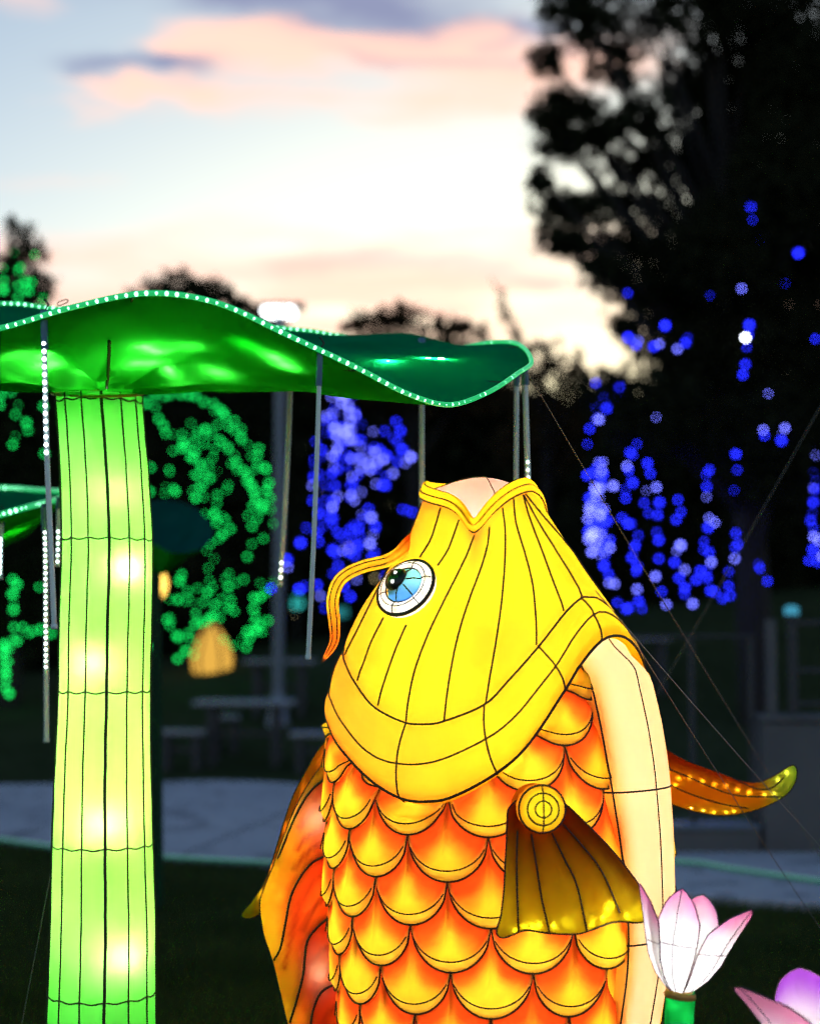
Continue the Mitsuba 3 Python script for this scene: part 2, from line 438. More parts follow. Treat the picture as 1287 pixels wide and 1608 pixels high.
def wood_mass():
    ms = []
    for k in range(46):
        x = -13 + 27 * (k + 0.5) / 46 + r6.normal() * 0.15
        y = 37.5 + r6.random() * 1.6
        g = float(ground_z(x, y))
        px = CX + x / y * F_PX
        topz = 1.5 + (1000 - np.interp(px, [-300, 60, 200, 420, 520, 700, 880, 960, 1400], [560, 580, 560, 590, 590, 590, 640, 640, 560])) / F_PX * y
        n = 2100
        c = np.c_[x + r6.normal(size=n) * 0.55, y + r6.normal(size=n) * 0.5, g + (topz - g) * r6.random(n) ** 0.9]
        ms.append(leaves(c, 0.06, 0.15, r6, 0.7))
    return cat(ms)


add('distant_wood', wood_mass(), 'leaf_dark', smooth=False)
lab('distant_wood', 'dark mass of trees closing the view behind the lawn', 'wood', kind='stuff')

# ------------------------------------------------------------------ fairy lights: strings of round bulbs hung in the trees


def jitter_line(px, step, rnd, jx=3.0, jy=3.0):
    p = np.asarray(px, float)
    L = np.linalg.norm(np.diff(p, axis=0), axis=1).sum()
    q = resample(p, max(2, int(L / step)))
    return q + rnd.normal(size=q.shape) * [jx, jy]


BLUE, GREEN = (0.10, 0.16, 7.6), (0.02, 2.5, 0.36)
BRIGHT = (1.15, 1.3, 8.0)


def string(label, paths, Y, col, r, step=11.0, seed=0, jx=4.0, jy=4.0, group=None, extra=(), dz=0.5, bright=0.22):
    rnd = np.random.default_rng(seed)
    key = top('light_string')
    pts, wires = [], []
    for path in paths:
        q = jitter_line(path, step * 1.55, rnd, jx, jy)
        w = np.array([P(a, b, Y + rnd.normal() * dz * 0.3) for a, b in q])
        pts.append(w)
        if len(w) > 1:
            wires.append(tube(w, 0.004, 4))
    for a, b in extra:
        pts.append(P(a, b, Y + rnd.normal() * dz)[None])
    pts = np.vstack(pts)
    # bulbs of differing brightness are bulbs of differing size
    rr = r * np.clip(rnd.normal(0.95, 0.24, len(pts)), 0.45, 1.4)
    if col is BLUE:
        hot = rnd.random(len(pts)) < bright                       # whiter emission stands in for overexposure where blue discs overlap
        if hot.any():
            add(key + '__overexposed_bulbs', balls(pts[hot], rr[hot], 1), 'bead', smooth=True, emit=BRIGHT, w=0.004)
            lab(key + '__overexposed_bulbs', kind='stuff')
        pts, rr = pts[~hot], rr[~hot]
    add(key + '__bulbs', balls(pts, rr, 1), 'bead', smooth=True, emit=col, w=0.004)
    lab(key + '__bulbs', kind='stuff')
    for w in wires:
        add(child(key, 'cord'), w, 'wire_black')
    lab(key, label, 'fairy lights', group)


def cloud_pts(cx, cy, rx, ry, n, seed):
    r = np.random.default_rng(seed)
    a = r.random(n) * 2 * np.pi
    q = np.sqrt(r.random(n))
    return list(zip(cx + rx * q * np.cos(a), cy + ry * q * np.sin(a)))


YG, RG = 24.5, 0.0285
string('green lights arching over the top of the weeping tree', [[(228, 630), (262, 618), (300, 618), (345, 640), (365, 672), (395, 705), (420, 742), (426, 800)], [(335, 640), (365, 660), (385, 690)]], YG, GREEN, RG, 8.5, 1)
string('green lights falling in the right curtain of the weeping tree', [[(310, 680), (350, 690), (365, 720), (385, 745), (398, 775), (392, 815), (410, 845)], [(345, 700), (372, 735), (390, 760), (405, 790), (425, 822)]], YG, GREEN, RG, 8.5, 2)
string('green lights zigzagging beside the glowing stalk', [[(236, 650), (265, 675), (280, 705), (300, 705), (305, 725), (325, 738)], [(240, 735), (250, 740), (262, 735)], [(246, 768), (266, 772), (266, 802), (290, 805)]], YG, GREEN, RG, 8.5, 3)
string('green lights in the middle of the weeping tree', [[(290, 695), (318, 730), (316, 755), (300, 770), (325, 775), (342, 780)], [(292, 805), (326, 803), (345, 825), (348, 848), (325, 860), (328, 880)]], YG, GREEN, RG, 8.0, 4)
string('green lights hanging lowest in the centre of the weeping tree', [[(330, 898), (330, 915), (328, 932), (340, 958), (330, 975)], [(358, 898), (364, 930), (362, 955), (372, 965)], [(285, 902), (300, 935), (310, 955), (316, 975), (345, 965)]], YG, GREEN, RG, 6.5, 5)
string('green lights in the bright lower right tail of the weeping tree', [[(424, 908), (410, 930), (397, 935), (404, 965), (402, 985), (388, 1005), (385, 1020)], [(422, 975), (410, 985)], [(395, 860), (385, 870)]], YG, GREEN, RG, 6.0, 6)
string('green lights falling lower left beside the stalk', [[(266, 940), (280, 945)], [(262, 968), (275, 975), (268, 985)], [(278, 1003), (275, 1018), (279, 1032)], [(244, 960), (246, 985), (244, 1008), (243, 1018)], [(300, 990), (310, 980)], [(292, 1022), (305, 1034)]], YG, GREEN, RG, 6.5, 7)
string('green lights in the dark lower leaves of the weeping tree', [], YG + 0.5, GREEN, RG * 0.75, 9, 8, extra=cloud_pts(330, 740, 80, 100, 34, 21) + cloud_pts(340, 960, 80, 70, 22, 22))
string('green lights on the top of the far left tree', [[(8, 420), (14, 445), (24, 450), (40, 452), (30, 470)], [(20, 400), (32, 440), (45, 463)]], 24.0, GREEN, RG, 9, 9, extra=[(55, 400), (15, 402), (50, 443), (68, 468), (5, 455), (28, 425), (64, 478)])
string('green lights in the upper left corner beside the hanging tube', [[(22, 618), (32, 635), (22, 645), (32, 662), (38, 660)], [(2, 620), (3, 640)]], 24.0, GREEN, RG, 9, 10, extra=[(44, 676), (24, 685), (20, 698), (68, 638), (70, 712), (12, 790)])
string('green lights running down to the far left bottom', [[(20, 905), (22, 925), (18, 965)], [(62, 985), (40, 1000), (24, 1010), (10, 1030), (8, 1055), (10, 1090)], [(4, 1010), (10, 1040), (6, 1070)]], 24.0, GREEN, RG * 1.05, 6.5, 11, extra=[(62, 922), (80, 995), (22, 985), (36, 985)])

YB, RB = 26.0, 0.0285
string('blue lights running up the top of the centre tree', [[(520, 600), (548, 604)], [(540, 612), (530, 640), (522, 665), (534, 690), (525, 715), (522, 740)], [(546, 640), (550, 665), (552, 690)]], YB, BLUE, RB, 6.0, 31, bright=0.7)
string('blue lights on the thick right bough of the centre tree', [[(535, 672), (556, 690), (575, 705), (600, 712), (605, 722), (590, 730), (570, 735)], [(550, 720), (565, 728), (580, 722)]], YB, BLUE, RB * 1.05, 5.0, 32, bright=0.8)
string('blue lights on the outer right twig of the centre tree', [[(620, 664), (630, 685), (632, 705), (640, 722), (640, 730)], [(622, 728), (618, 745), (602, 762)]], YB, BLUE, RB, 6.5, 33, extra=[(590, 760), (600, 762)])
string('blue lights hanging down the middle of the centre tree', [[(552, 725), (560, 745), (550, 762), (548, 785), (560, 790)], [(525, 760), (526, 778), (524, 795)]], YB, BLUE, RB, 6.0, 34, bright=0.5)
string('blue lights in the lower left of the centre tree', [[(500, 690), (500, 740), (495, 757)], [(520, 790), (524, 815), (522, 835), (524, 858), (530, 872), (526, 895)], [(500, 805), (504, 830), (502, 850)]], YB, BLUE, RB, 7.0, 35)
string('blue lights in the lower right of the centre tree', [[(583, 800), (585, 830), (584, 850), (586, 880)], [(550, 830), (552, 852), (553, 875), (566, 818)]], YB, BLUE, RB, 7.0, 36)
string('blue lights low beside the golden barbel of the fish', [[(535, 905), (545, 918), (546, 935)], [(475, 835), (468, 848)], [(500, 920), (500, 932)], [(450, 880), (448, 892)], [(425, 928), (425, 942)]], YB, BLUE, RB, 6.0, 37, extra=[(480, 920), (470, 925), (510, 955), (640, 802), (648, 805), (632, 800), (604, 905), (560, 910)])
string('dimmer blue lights deep in the centre tree', [], YB + 0.6, BLUE, RB * 0.7, 9, 38, extra=cloud_pts(535, 760, 45, 160, 44, 23) + cloud_pts(570, 700, 60, 40, 14, 24))

YR = 21.0
string('blue lights at the top left of the big tree', [[(940, 600), (955, 605), (972, 605)], [(968, 625), (938, 635), (952, 645), (935, 655), (926, 675)]], YR, BLUE, 0.0235, 8, 41, extra=[(922, 697), (962, 598)])
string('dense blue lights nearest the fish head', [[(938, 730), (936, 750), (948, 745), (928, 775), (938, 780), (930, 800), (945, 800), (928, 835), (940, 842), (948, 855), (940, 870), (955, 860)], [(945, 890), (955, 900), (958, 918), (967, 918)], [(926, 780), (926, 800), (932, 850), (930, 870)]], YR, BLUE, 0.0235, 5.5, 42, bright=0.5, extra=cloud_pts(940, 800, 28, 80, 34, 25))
string('blue light string second from the fish head', [[(988, 708), (998, 722), (985, 735), (995, 750), (982, 772), (985, 782)], [(985, 812), (980, 820), (1000, 840), (1002, 865), (998, 880), (1000, 900)]], YR, BLUE, 0.0235, 7, 43)
string('blue light string that ends lowest left of the bank', [[(994, 925), (988, 942), (985, 950)], [(1004, 948), (1006, 958)], [(972, 945), (980, 956)]], YR, BLUE, 0.0235, 8, 44)
string('blue light string of pairs right of the brightest cluster', [[(1018, 730), (1020, 740)], [(1012, 768), (1014, 785), (1018, 808)], [(1036, 765), (1038, 780), (1032, 790)], [(1036, 815), (1034, 830)], [(1034, 850), (1034, 865), (1036, 880)], [(1036, 910), (1040, 928), (1044, 942)]], YR, BLUE, 0.0235, 7, 45)
string('blue light string bending to a foot at the middle of the bank', [[(1066, 780), (1070, 800), (1066, 822)], [(1066, 855), (1062, 880), (1070, 900), (1072, 925), (1082, 935), (1085, 945)]], YR, BLUE, 0.0235, 7, 46)
string('long blue light string that ends in a bright white knot', [[(1116, 738), (1116, 762), (1112, 782)], [(1112, 810), (1116, 822), (1105, 830), (1106, 845), (1098, 862), (1110, 862)], [(1114, 885), (1112, 900), (1118, 925), (1122, 940), (1130, 936)], [(1096, 895), (1096, 915)]], YR, BLUE, 0.0235, 7, 47)
string('blue light string right of the white knot', [[(1156, 832), (1158, 858), (1150, 868), (1150, 880)], [(1148, 898), (1146, 920), (1144, 932)]], YR, BLUE, 0.0235, 7, 48)
string('short blue light string slanting down at the right', [[(1188, 880), (1192, 900), (1204, 912)]], YR, BLUE, 0.0235, 7, 49)
string('blue light column cut by the right edge', [[(1280, 655), (1282, 690), (1278, 715)], [(1282, 745), (1280, 790), (1275, 830), (1278, 855), (1284, 885)]], YR, BLUE, 0.0235, 7, 50, extra=[(1270, 880)])
string('sparse blue lights in the height of the big tree', [], YR - 0.6, BLUE, 0.0235, 7, 51, extra=[(1178, 324), (1181, 345), (1194, 374), (1188, 401), (1253, 397), (1114, 464), (1164, 453), (1231, 444), (1176, 510), (1172, 545), (1175, 525), (1170, 572), (1166, 588), (1208, 636), (1206, 618),
       (1044, 511), (1002, 535), (998, 542), (1026, 544), (1035, 540), (1076, 538), (1080, 530), (1063, 548), (1280, 532), (1030, 655), (1025, 668), (1000, 697), (1155, 713), (1157, 738), (1152, 770), (1198, 675), (1200, 684), (1228, 680), (1226, 692), (1232, 672), (985, 460), (986, 530)])

# ------------------------------------------------------------------ lamp post, picnic furniture, wall and balustrade
key = 'lamp_post'
Yl = 22.6
zl = float(ground_z(P(437, 1000, Yl)[0], Yl))
xl = P(437, 1000, Yl)[0]
ztop = P(437, 500, Yl)[2]
add(key + '__pole', tube([[xl, Yl, zl + 0.3], [xl, Yl, ztop]], [0.075, 0.06], 12), 'painted_metal')
add(key + '__base', lathe([(0.0, -0.1), (0.16, -0.1), (0.16, 0.02), (0.13, 0.12), (0.09, 0.34), (0.075, 0.42), (0, 0.42)], [xl, Yl, zl], [0, 0, 1], 16), 'painted_metal', smooth=40)
hx = P(443, 490, Yl)
add(key + '__lamp_head', bevel_box([hx[0] - 0.26, Yl - 0.16, hx[2] - 0.05], [hx[0] + 0.17, Yl + 0.16, hx[2] + 0.05], 0.03), 'bead', smooth=False, emit=(6, 6.2, 6.2), w=0.6)
add(key + '__neck', tube([[xl, Yl, ztop - 0.02], [hx[0], Yl, hx[2] - 0.05]], 0.07, 10), 'painted_metal')
add(key + '__shade', bevel_box([hx[0] - 0.28, Yl - 0.22, hx[2] + 0.052], [hx[0] + 0.3, Yl + 0.22, hx[2] + 0.1], 0.02), 'dark_metal', smooth=False)
lab(key, 'tall blue grey lamp post with a lit white lamp head above the canopy', 'lamp post')


def table(name, label, catg, px0, px1, py, Y, h, d, group=None):
    k = top(name)
    z0 = float(ground_z(P((px0 + px1) / 2, 1000, Y)[0], Y))
    a, b = P(px0, py, Y)[0], P(px1, py, Y)[0]
    n = 4 if d > 0.5 else 2
    for i in range(n):
        y0 = Y - d / 2 + d * i / n
        add(child(k, 'plank'), bevel_box([a, y0 + 0.004, z0 + h - 0.05], [b, y0 + d / n - 0.004, z0 + h], 0.006), 'table_top', smooth=False)
    ins = (b - a) * 0.18
    for x in (a + ins, b - ins):
        leg = [bevel_box([x - 0.04, Y - d * 0.38, z0 - 0.05], [x + 0.04, Y - d * 0.38 + 0.08, z0 + h - 0.052], 0.006), bevel_box([x - 0.04, Y + d * 0.3, z0 - 0.05], [x + 0.04, Y + d * 0.3 + 0.08, z0 + h - 0.052], 0.006)]
        for m in leg:
            add(child(k, 'leg'), m, 'dark_metal', smooth=False)
    add(child(k, 'crossbar'), box([a + ins + 0.042, Y - 0.03, z0 + h * 0.45], [b - ins - 0.042, Y + 0.03, z0 + h * 0.45 + 0.06]), 'dark_metal', smooth=False)
    lab(k, label, catg, group)
    return k


table('picnic_table', 'nearer picnic table on the dark lawn, its thin top catching sky light', 'table', 308, 462, 1100, 20.0, 0.75, 0.8)
table('picnic_table', 'farther picnic table seen behind the lamp post', 'table', 385, 494, 1080, 23.2, 0.72, 0.8)
table('picnic_table', 'picnic table on the bank right behind the yellow gill', 'table', 985, 1045, 995, 23.4, 0.74, 0.9)
table('bench', 'low bench left of the nearer picnic table', 'bench', 250, 322, 1145, 19.4, 0.45, 0.35)
table('bench', 'brightest bench, right of the lamp post against the orange fin', 'bench', 456, 540, 1150, 19.0, 0.45, 0.4)
table('bench', 'bench half hidden behind the nearer picnic table', 'bench', 335, 375, 1122, 21.0, 0.45, 0.35)

# right: low concrete wall with rail, glass balustrade on a kerb
Yw = 11.7
x0, x1 = P(1196, 1000, Yw)[0], P(1196, 1000, Yw)[0] + 2.4
add('low_wall__block', bevel_box([x0, Yw, -0.1], [x1, Yw + 0.35, 0.92], 0.015), 'concrete', smooth=False)
add('low_wall__coping', bevel_box([x0 - 0.02, Yw - 0.025, 0.922], [x1, Yw + 0.375, 0.965], 0.01), 'concrete', smooth=False)
lab('low_wall', 'low grey concrete wall at the right beyond the path', 'wall')
for px, w_ in ((1209, 0.035), (1243, 0.03)):
    c = P(px, 1000, Yw + 0.18)[0]
    add(child('wall_railing', 'post'), bevel_box([c - w_, Yw + 0.15, 0.966], [c + w_, Yw + 0.21, 1.62], 0.005), 'concrete' if px < 1220 else 'dark_metal', smooth=False)
c2 = P(1243, 1000, Yw + 0.18)[0]
for z in (1.02, 1.25, 1.58):
    add(child('wall_railing', 'rail'), bevel_box([c2 + 0.032, Yw + 0.165, z], [x1, Yw + 0.195, z + 0.035], 0.004), 'dark_metal', smooth=False)
lab('wall_railing', 'metal railing standing on the low concrete wall', 'railing')
cw = P(1240, 960, Yw + 0.18)
add('post_light__housing', lathe([(0, 1.621), (0.045, 1.621), (0.045, 1.65), (0, 1.65)], [c2, Yw + 0.18, 0], [0, 0, 1], 14), 'dark_metal', smooth=30)
add('post_light__lens', lathe([(0, 1.652), (0.05, 1.652), (0.05, 1.70), (0.03, 1.715), (0, 1.72)], [c2, Yw + 0.18, 0], [0, 0, 1], 14), 'bead', smooth=30, emit=(0.05, 0.3, 0.45), w=0.02)
lab('post_light', 'small dim blue light on the post of the wall railing', 'light')
xk = P(985, 1000, Yw)[0]
add('glass_balustrade__kerb', bevel_box([xk, Yw + 0.02, -0.1], [x0 - 0.024, Yw + 0.3, 0.19], 0.012), 'concrete', smooth=False)
add('glass_balustrade__sill', bevel_box([xk, Yw - 0.01, 0.192], [x0 - 0.024, Yw + 0.33, 0.225], 0.008), 'painted_metal', smooth=False)
xm = (xk + x0) / 2
for a, b in ((xk + 0.03, xm - 0.03), (xm + 0.03, x0 - 0.07)):
    v = np.array([[a, Yw + 0.16, 0.235], [b, Yw + 0.16, 0.235], [b, Yw + 0.16, 1.48], [a, Yw + 0.16, 1.48]])
    add(child('glass_balustrade', 'pane'), (v, np.array([[0, 1, 2], [0, 2, 3]])), 'glass', smooth=False)
for a in (xk, xm, x0 - 0.05):
    add(child('glass_balustrade', 'post'), bevel_box([a - 0.018, Yw + 0.14, 0.226], [a + 0.018, Yw + 0.18, 1.49], 0.004), 'dark_metal', smooth=False)
add('glass_balustrade__rail', bevel_box([xk - 0.02, Yw + 0.135, 1.492], [x0 - 0.03, Yw + 0.185, 1.515], 0.004), 'dark_metal', smooth=False)
lab('glass_balustrade', 'dark glass balustrade on a kerb between the fish and the wall', 'balustrade')

# rope of small pale lights lying on the path edge
rope_px = [(-30, 1316), (0, 1319), (110, 1334), (220, 1344), (400, 1354), (520, 1357), (760, 1352), (1050, 1353), (1160, 1367), (1290, 1385), (1400, 1396)]
rp = spline([G(a, b, 0.06) for a, b in rope_px], 160)
add('path_rope_light__tube', tube(rp, 0.013, 6), 'rope_plastic', emit=(0.012, 0.045, 0.045), w=0.05)
rb_ = resample(rp, 300)
add('path_rope_light__bulbs', balls(rb_ + [0, 0, 0.010], 0.011, 1), 'bead', emit=(0.10, 0.24, 0.24), w=0.02)
lab('path_rope_light__bulbs', kind='stuff')
lab('path_rope_light', 'faint teal rope light lying along the footpath', 'rope light')

# far lanterns on the bank
kx = P(333, 1035, 26.5)
gz = float(ground_z(kx[0], 26.5))
zz = P(333, 978, 26.5)[2]
V = []
for z, w_ in ((gz - 0.05, 0.30), (gz + 0.2, 0.33), (zz - 0.24, 0.22), (zz - 0.08, 0.11), (zz, 0.02)):
    V.append([[kx[0] + w_ * math.cos(t) * (1 + .12 * math.sin(3 * t)), 26.5 + w_ * math.sin(t), z] for t in np.arange(12) * 2 * np.pi / 12])
add('tent_lantern__cover', grid_mesh(np.array(V), wrap=True), 'bead', emit=(0.85, 0.46, 0.07), w=0.3)
add('tent_lantern__frame', cat([tube([v[j] for v in np.array(V)], 0.02, 5) for j in range(0, 12, 2)]), 'wire_black')
lab('tent_lantern', 'warm yellow tent shaped lantern glowing on the bank behind the green lights', 'lantern')
kx = P(249, 918, 27)
add('globe_lantern__globe', trimesh.util.concatenate([lathe([(0.0, -0.2), (0.07, -0.18), (0.12, -0.08), (0.13, 0.0), (0.11, 0.12), (0.05, 0.2), (0.0, 0.21)], kx, [0, 0, 1], 16)]), 'bead', emit=(3.5, 2.0, 0.35), w=0.2)
add('globe_lantern__pole', tube([[kx[0], 27, float(ground_z(kx[0], 27)) - 0.1], [kx[0], 27, kx[2] - 0.19]], 0.02, 8), 'dark_metal')
lab('globe_lantern', 'small amber lantern on a pole just right of the glowing stalk', 'lantern')
kx = P(466, 945, 34)
gz = float(ground_z(kx[0], 34))
add('teal_lantern__globe', balls([kx], 0.14, 2), 'bead', emit=(0.05, 0.7, 0.65), w=0.3)
add('teal_lantern__pole', tube([[kx[0], 34, gz - 0.1], [kx[0], 34, kx[2] - 0.13]], 0.025, 8), 'dark_metal')
lab('teal_lantern', 'blurred teal lantern lighting the grass bank behind the lamp post', 'lantern')
kx = P(535, 960, 31)
add('teal_floodlight__lens', bevel_box([kx[0] - .12, 30.9, kx[2] - .1], [kx[0] + .12, 31.0, kx[2] + .06], 0.01), 'bead', smooth=False, emit=(0.02, 0.22, 0.24), w=0.1)
add('teal_floodlight__stake', tube([[kx[0], 31.03, float(ground_z(kx[0], 31)) - .1], [kx[0], 31.03, kx[2] - .02]], 0.02, 6), 'dark_metal')
lab('teal_floodlight', 'dim teal floodlight on the bank left of the barbel', 'floodlight')
kx = P(1170, 530, 20.6)
add('white_bulb__globe', balls([kx], 0.03, 2), 'bead', emit=(13, 14, 16), w=0.02)
add('white_bulb__cord', tube([kx + [0, 0, 0.02], kx + [0.02, 0.4, 0.6]], 0.005, 4), 'wire_black')
lab('white_bulb', 'single white bulb among the sparse blue lights of the big tree', 'bulb')

# ------------------------------------------------------------------ lotus stalks and leaf canopies


def stalk(key, sil, Y, n_wires, rings, col_fn, lamp_px, lamp_r, lamp_L, wire_r=0.0022):
    py = np.array([s[0] for s in sil], float)
    c = np.array([(s[1] + s[2]) / 2 for s in sil])
    a = np.array([(s[2] - s[1]) / 2 for s in sil])
    zs = np.array([P(cc, y, Y)[2] for cc, y in zip(c, py)])
    xs = np.array([P(cc, y, Y)[0] for cc, y in zip(c, py)])
    rs = a * Y / F_PX * 0.992
    o = np.argsort(zs)
    zz = np.linspace(zs.min(), zs.max(), 120)
    X, R = np.interp(zz, zs[o], xs[o]), np.interp(zz, zs[o], rs[o])
    k = np.ones(9) / 9
    X = np.convolve(np.pad(X, 4, 'edge'), k, 'valid')
    R = np.convolve(np.pad(R, 4, 'edge'), k, 'valid')
    ang = np.arange(n_wires * 6) * 2 * np.pi / (n_wires * 6)
    sag = 1 - 0.018 * np.abs(np.sin(ang * n_wires / 2)) ** 0.8
    V = np.stack([X[:, None] + R[:, None] * sag * np.cos(ang), Y - R[:, None] * sag * np.sin(ang), np.repeat(zz[:, None], len(ang), 1)], -1)
    V += 0.0025 * (meshkit.fbm(V * 14, 3, 3) - 0.5)[..., None]
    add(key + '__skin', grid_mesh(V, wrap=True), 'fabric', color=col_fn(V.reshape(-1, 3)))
    for j in range(n_wires):
        p = V[:, j * 6] + (V[:, j * 6] - np.c_[X, np.full(len(X), Y), zz]) * 0.012
        add(child(key, 'rib_wire'), tube(p, wire_r * (2.0 if j == n_wires // 4 + 0 else 1.0), 5), 'seam_green')
    for y in rings:
        z = P(155, y, Y)[2]
        i = int(np.clip(np.searchsorted(zz, z), 1, 118))
        wob = np.sin(ang * n_wires / 2) ** 2 * 0.006
        ring = V[i] + np.c_[0.012 * (V[i][:, :2] - [X[i], Y]), -wob]
        add(child(key, 'ring_wire'), tube(ring, wire_r * 0.9, 5, closed=True), 'seam_green')
    if lamp_px:
        pts = []
        for lx, ly, dep in lamp_px:
            pts.append(P(lx, ly, Y - dep))
        add(key + '__lamps', balls(pts, lamp_r, 2), 'lamp_body', emit=lamp_L, w=8.0)
        lab(key + '__lamps', kind='stuff')
    return zz, X, R


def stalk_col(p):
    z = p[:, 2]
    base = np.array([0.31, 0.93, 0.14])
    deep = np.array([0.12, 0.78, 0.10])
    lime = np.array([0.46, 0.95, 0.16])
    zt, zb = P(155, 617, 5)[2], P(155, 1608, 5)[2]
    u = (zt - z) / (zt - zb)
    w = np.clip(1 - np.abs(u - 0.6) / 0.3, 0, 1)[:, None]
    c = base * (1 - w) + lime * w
    e = (np.clip((0.16 - u) / 0.16, 0, 1) + np.clip((u - 0.86) / 0.14, 0, 1) * 0.9)[:, None]  # greener ends: dye, plus weaker lamp light painted into the colour
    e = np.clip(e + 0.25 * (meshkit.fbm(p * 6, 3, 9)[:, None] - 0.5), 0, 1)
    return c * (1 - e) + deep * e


YS = 5.0
sil = [(623, 85, 223), (700, 92, 230), (780, 95, 236), (860, 97, 240), (950, 93, 239), (1000, 92, 237), (1095, 92, 235), (1200, 86, 236), (1330, 82, 239), (1450, 80, 243), (1560, 76, 243), (1608, 74, 243), (1815, 64, 250)]
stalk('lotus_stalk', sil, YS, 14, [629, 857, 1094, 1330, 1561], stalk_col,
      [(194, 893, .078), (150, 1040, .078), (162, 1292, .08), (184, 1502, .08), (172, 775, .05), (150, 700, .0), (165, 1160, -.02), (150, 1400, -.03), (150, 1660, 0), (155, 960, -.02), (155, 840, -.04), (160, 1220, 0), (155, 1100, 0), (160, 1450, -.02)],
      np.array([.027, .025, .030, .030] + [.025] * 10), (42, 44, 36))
lab('lotus_stalk', 'thick glowing lime green lantern stalk with dark ribs holding up the leaf canopy', 'lantern stalk')


def pad(key, rim, centre, n=252, rings=60, gap=0.09, power=1.5, seed=0, low=(0.02, 0.5, 0.02), up=(0.004, 0.30, 0.12), sag=0.045):
    """A two-skinned lantern leaf. Returns (lower grid, upper grid, rim)."""
    R = spline([P(*q) for q in rim], n, closed=True)
    c = np.asarray(centre, float)
    lo, hi = [], []
    for i, t in enumerate(np.linspace(0.0, 1, rings)):
        q = c + (R - c) * t
        z = c[2] + (R[:, 2] - c[2]) * t ** power
        fold = sag * t ** 0.7 * (1 - t) * 4 * (meshkit.fbm(np.c_[np.cos(np.arange(n) * 2 * np.pi / n) * 3, np.sin(np.arange(n) * 2 * np.pi / n) * 3, np.full(n, t * 1.6)], 3, seed) - 0.5) * 2
        tq = np.arange(n) * 2 * np.pi / n
        fold = fold + 0.009 * t ** 0.5 * (1 - t) * 2.2 * np.sin(tq * 17 + 2.5 * np.sin(tq * 3) + 3 * t) + 0.016 * t * (1 - t) * 4 * (meshkit.fbm(np.c_[np.cos(tq) * 9, np.sin(tq) * 9, np.full(n, t * 2.5)], 4, seed + 5) - 0.5) * 2
        lo.append(np.c_[q[:, :2], z + fold - gap * 0.5 * (1 - t ** 2)])
        hi.append(np.c_[q[:, :2], z + fold * 0.6 + gap * 0.5 * (1 - t ** 2)])
    lo, hi = np.array(lo), np.array(hi)
    vl, vu = lo.reshape(-1, 3), hi.reshape(-1, 3)
    nl = meshkit.fbm(vl * 5, 3, 4)[:, None]
    add(key + '__lower_skin', grid_mesh(lo, wrap=True), 'fabric', color=np.array(low) * (0.7 + 0.6 * nl))
    add(key + '__upper_skin', grid_mesh(hi, wrap=True), 'fabric', color=np.array(up) * (0.7 + 0.6 * nl))
    return lo, hi, R


def rim_rope(key, R, step, r=0.0085, rb=0.0055, beads=(1.7, 5.5, 3.2), glow=(0.015, 0.48, 0.13), weight=0.6):
    m = len(R)
    p = np.vstack([R, R[:1]])
    p = resample(p, m * 2 + 1)[:-1] + [0, 0, 0.006]
    cen = p.mean(0)
    far = (smoothstep_np(cen[1] + 0.35, cen[1] + 0.6, p[:, 1]) * smoothstep_np(-0.35, -0.15, p[:, 0]))[:, None]       # at the back the rope hangs below the hem
    p = p + far * (np.array([0, 0.02, -0.014]))
    add(key + '__rope_tube', tube(p, r, 7, closed=True), 'rope_plastic', emit=glow, w=weight)
    L = np.linalg.norm(np.diff(np.vstack([p, p[:1]]), axis=0), axis=1).sum()
    b = resample(np.vstack([p, p[:1]]), int(L / step))[:-1]
    out = b - EYE
    b = b - out / np.linalg.norm(out, axis=1, keepdims=True) * r * 0.45
    add(key + '__rope_bulbs', balls(b, r * np.random.default_rng(len(b)).uniform(0.62, 0.84, len(b)), 1), 'bead', emit=beads, w=weight)
    lab(key + '__rope_bulbs', kind='stuff')


def hit(grid, px, py):
    """Where the pixel's ray meets a skin (first crossing)."""
    m = grid_mesh(grid, wrap=True)
    tri = m.vertices[m.faces]
    d = ray(px, py)
    e1, e2 = tri[:, 1] - tri[:, 0], tri[:, 2] - tri[:, 0]
    h = np.cross(d, e2)
    a = (e1 * h).sum(1)
    a = np.where(np.abs(a) < 1e-12, 1e-12, a)
    s = EYE - tri[:, 0]
    u = (s * h).sum(1) / a
    q = np.cross(s, e1)
    v = (q @ d) / a
    t = (e2 * q).sum(1) / a
    ok = (u >= 0) & (v >= 0) & (u + v <= 1) & (t > 0.1)
    if not ok.any():
        return None
    return EYE + d * t[ok].min()


rim = [(-520, 560, 5.0), (-280, 545, 4.45), (-100, 532, 4.25), (0, 519, 4.18), (110, 487, 4.12), (230, 464, 4.1), (340, 479, 4.12), (450, 529, 4.18), (560, 581, 4.28), (640, 622, 4.36), (705, 639, 4.45), (765, 620, 4.58),
       (812, 590, 4.75), (834, 570, 4.95), (806, 541, 5.3), (720, 541, 5.65), (640, 523, 5.85), (540, 526, 5.95), (460, 519, 6.0), (300, 505, 6.05), (150, 492, 6.05), (70, 485, 6.0), (0, 479, 5.95), (-220, 490, 5.7), (-420, 530, 5.4)]
lo, hi, R = pad('leaf_canopy', rim, P(154, 603, YS) + [0, 0, 0.03], seed=6)
rim_rope('leaf_canopy', R, 0.0245, r=0.0072)
lamps = []
for px, py, up_ in ((226, 545, .026), (246, 553, .026), (214, 571, .028), (236, 571, .028), (62, 575, .028), (80, 575, .03), (66, 560, .028), (436, 563, .026), (452, 576, .026), (345, 586, .028), (272, 590, .032), (130, 585, .05), (395, 545, .05), (20, 560, .05), (300, 545, .055)):
    q = hit(lo, px, py)
    if q is not None:
        lamps.append(q + [0, 0, up_])
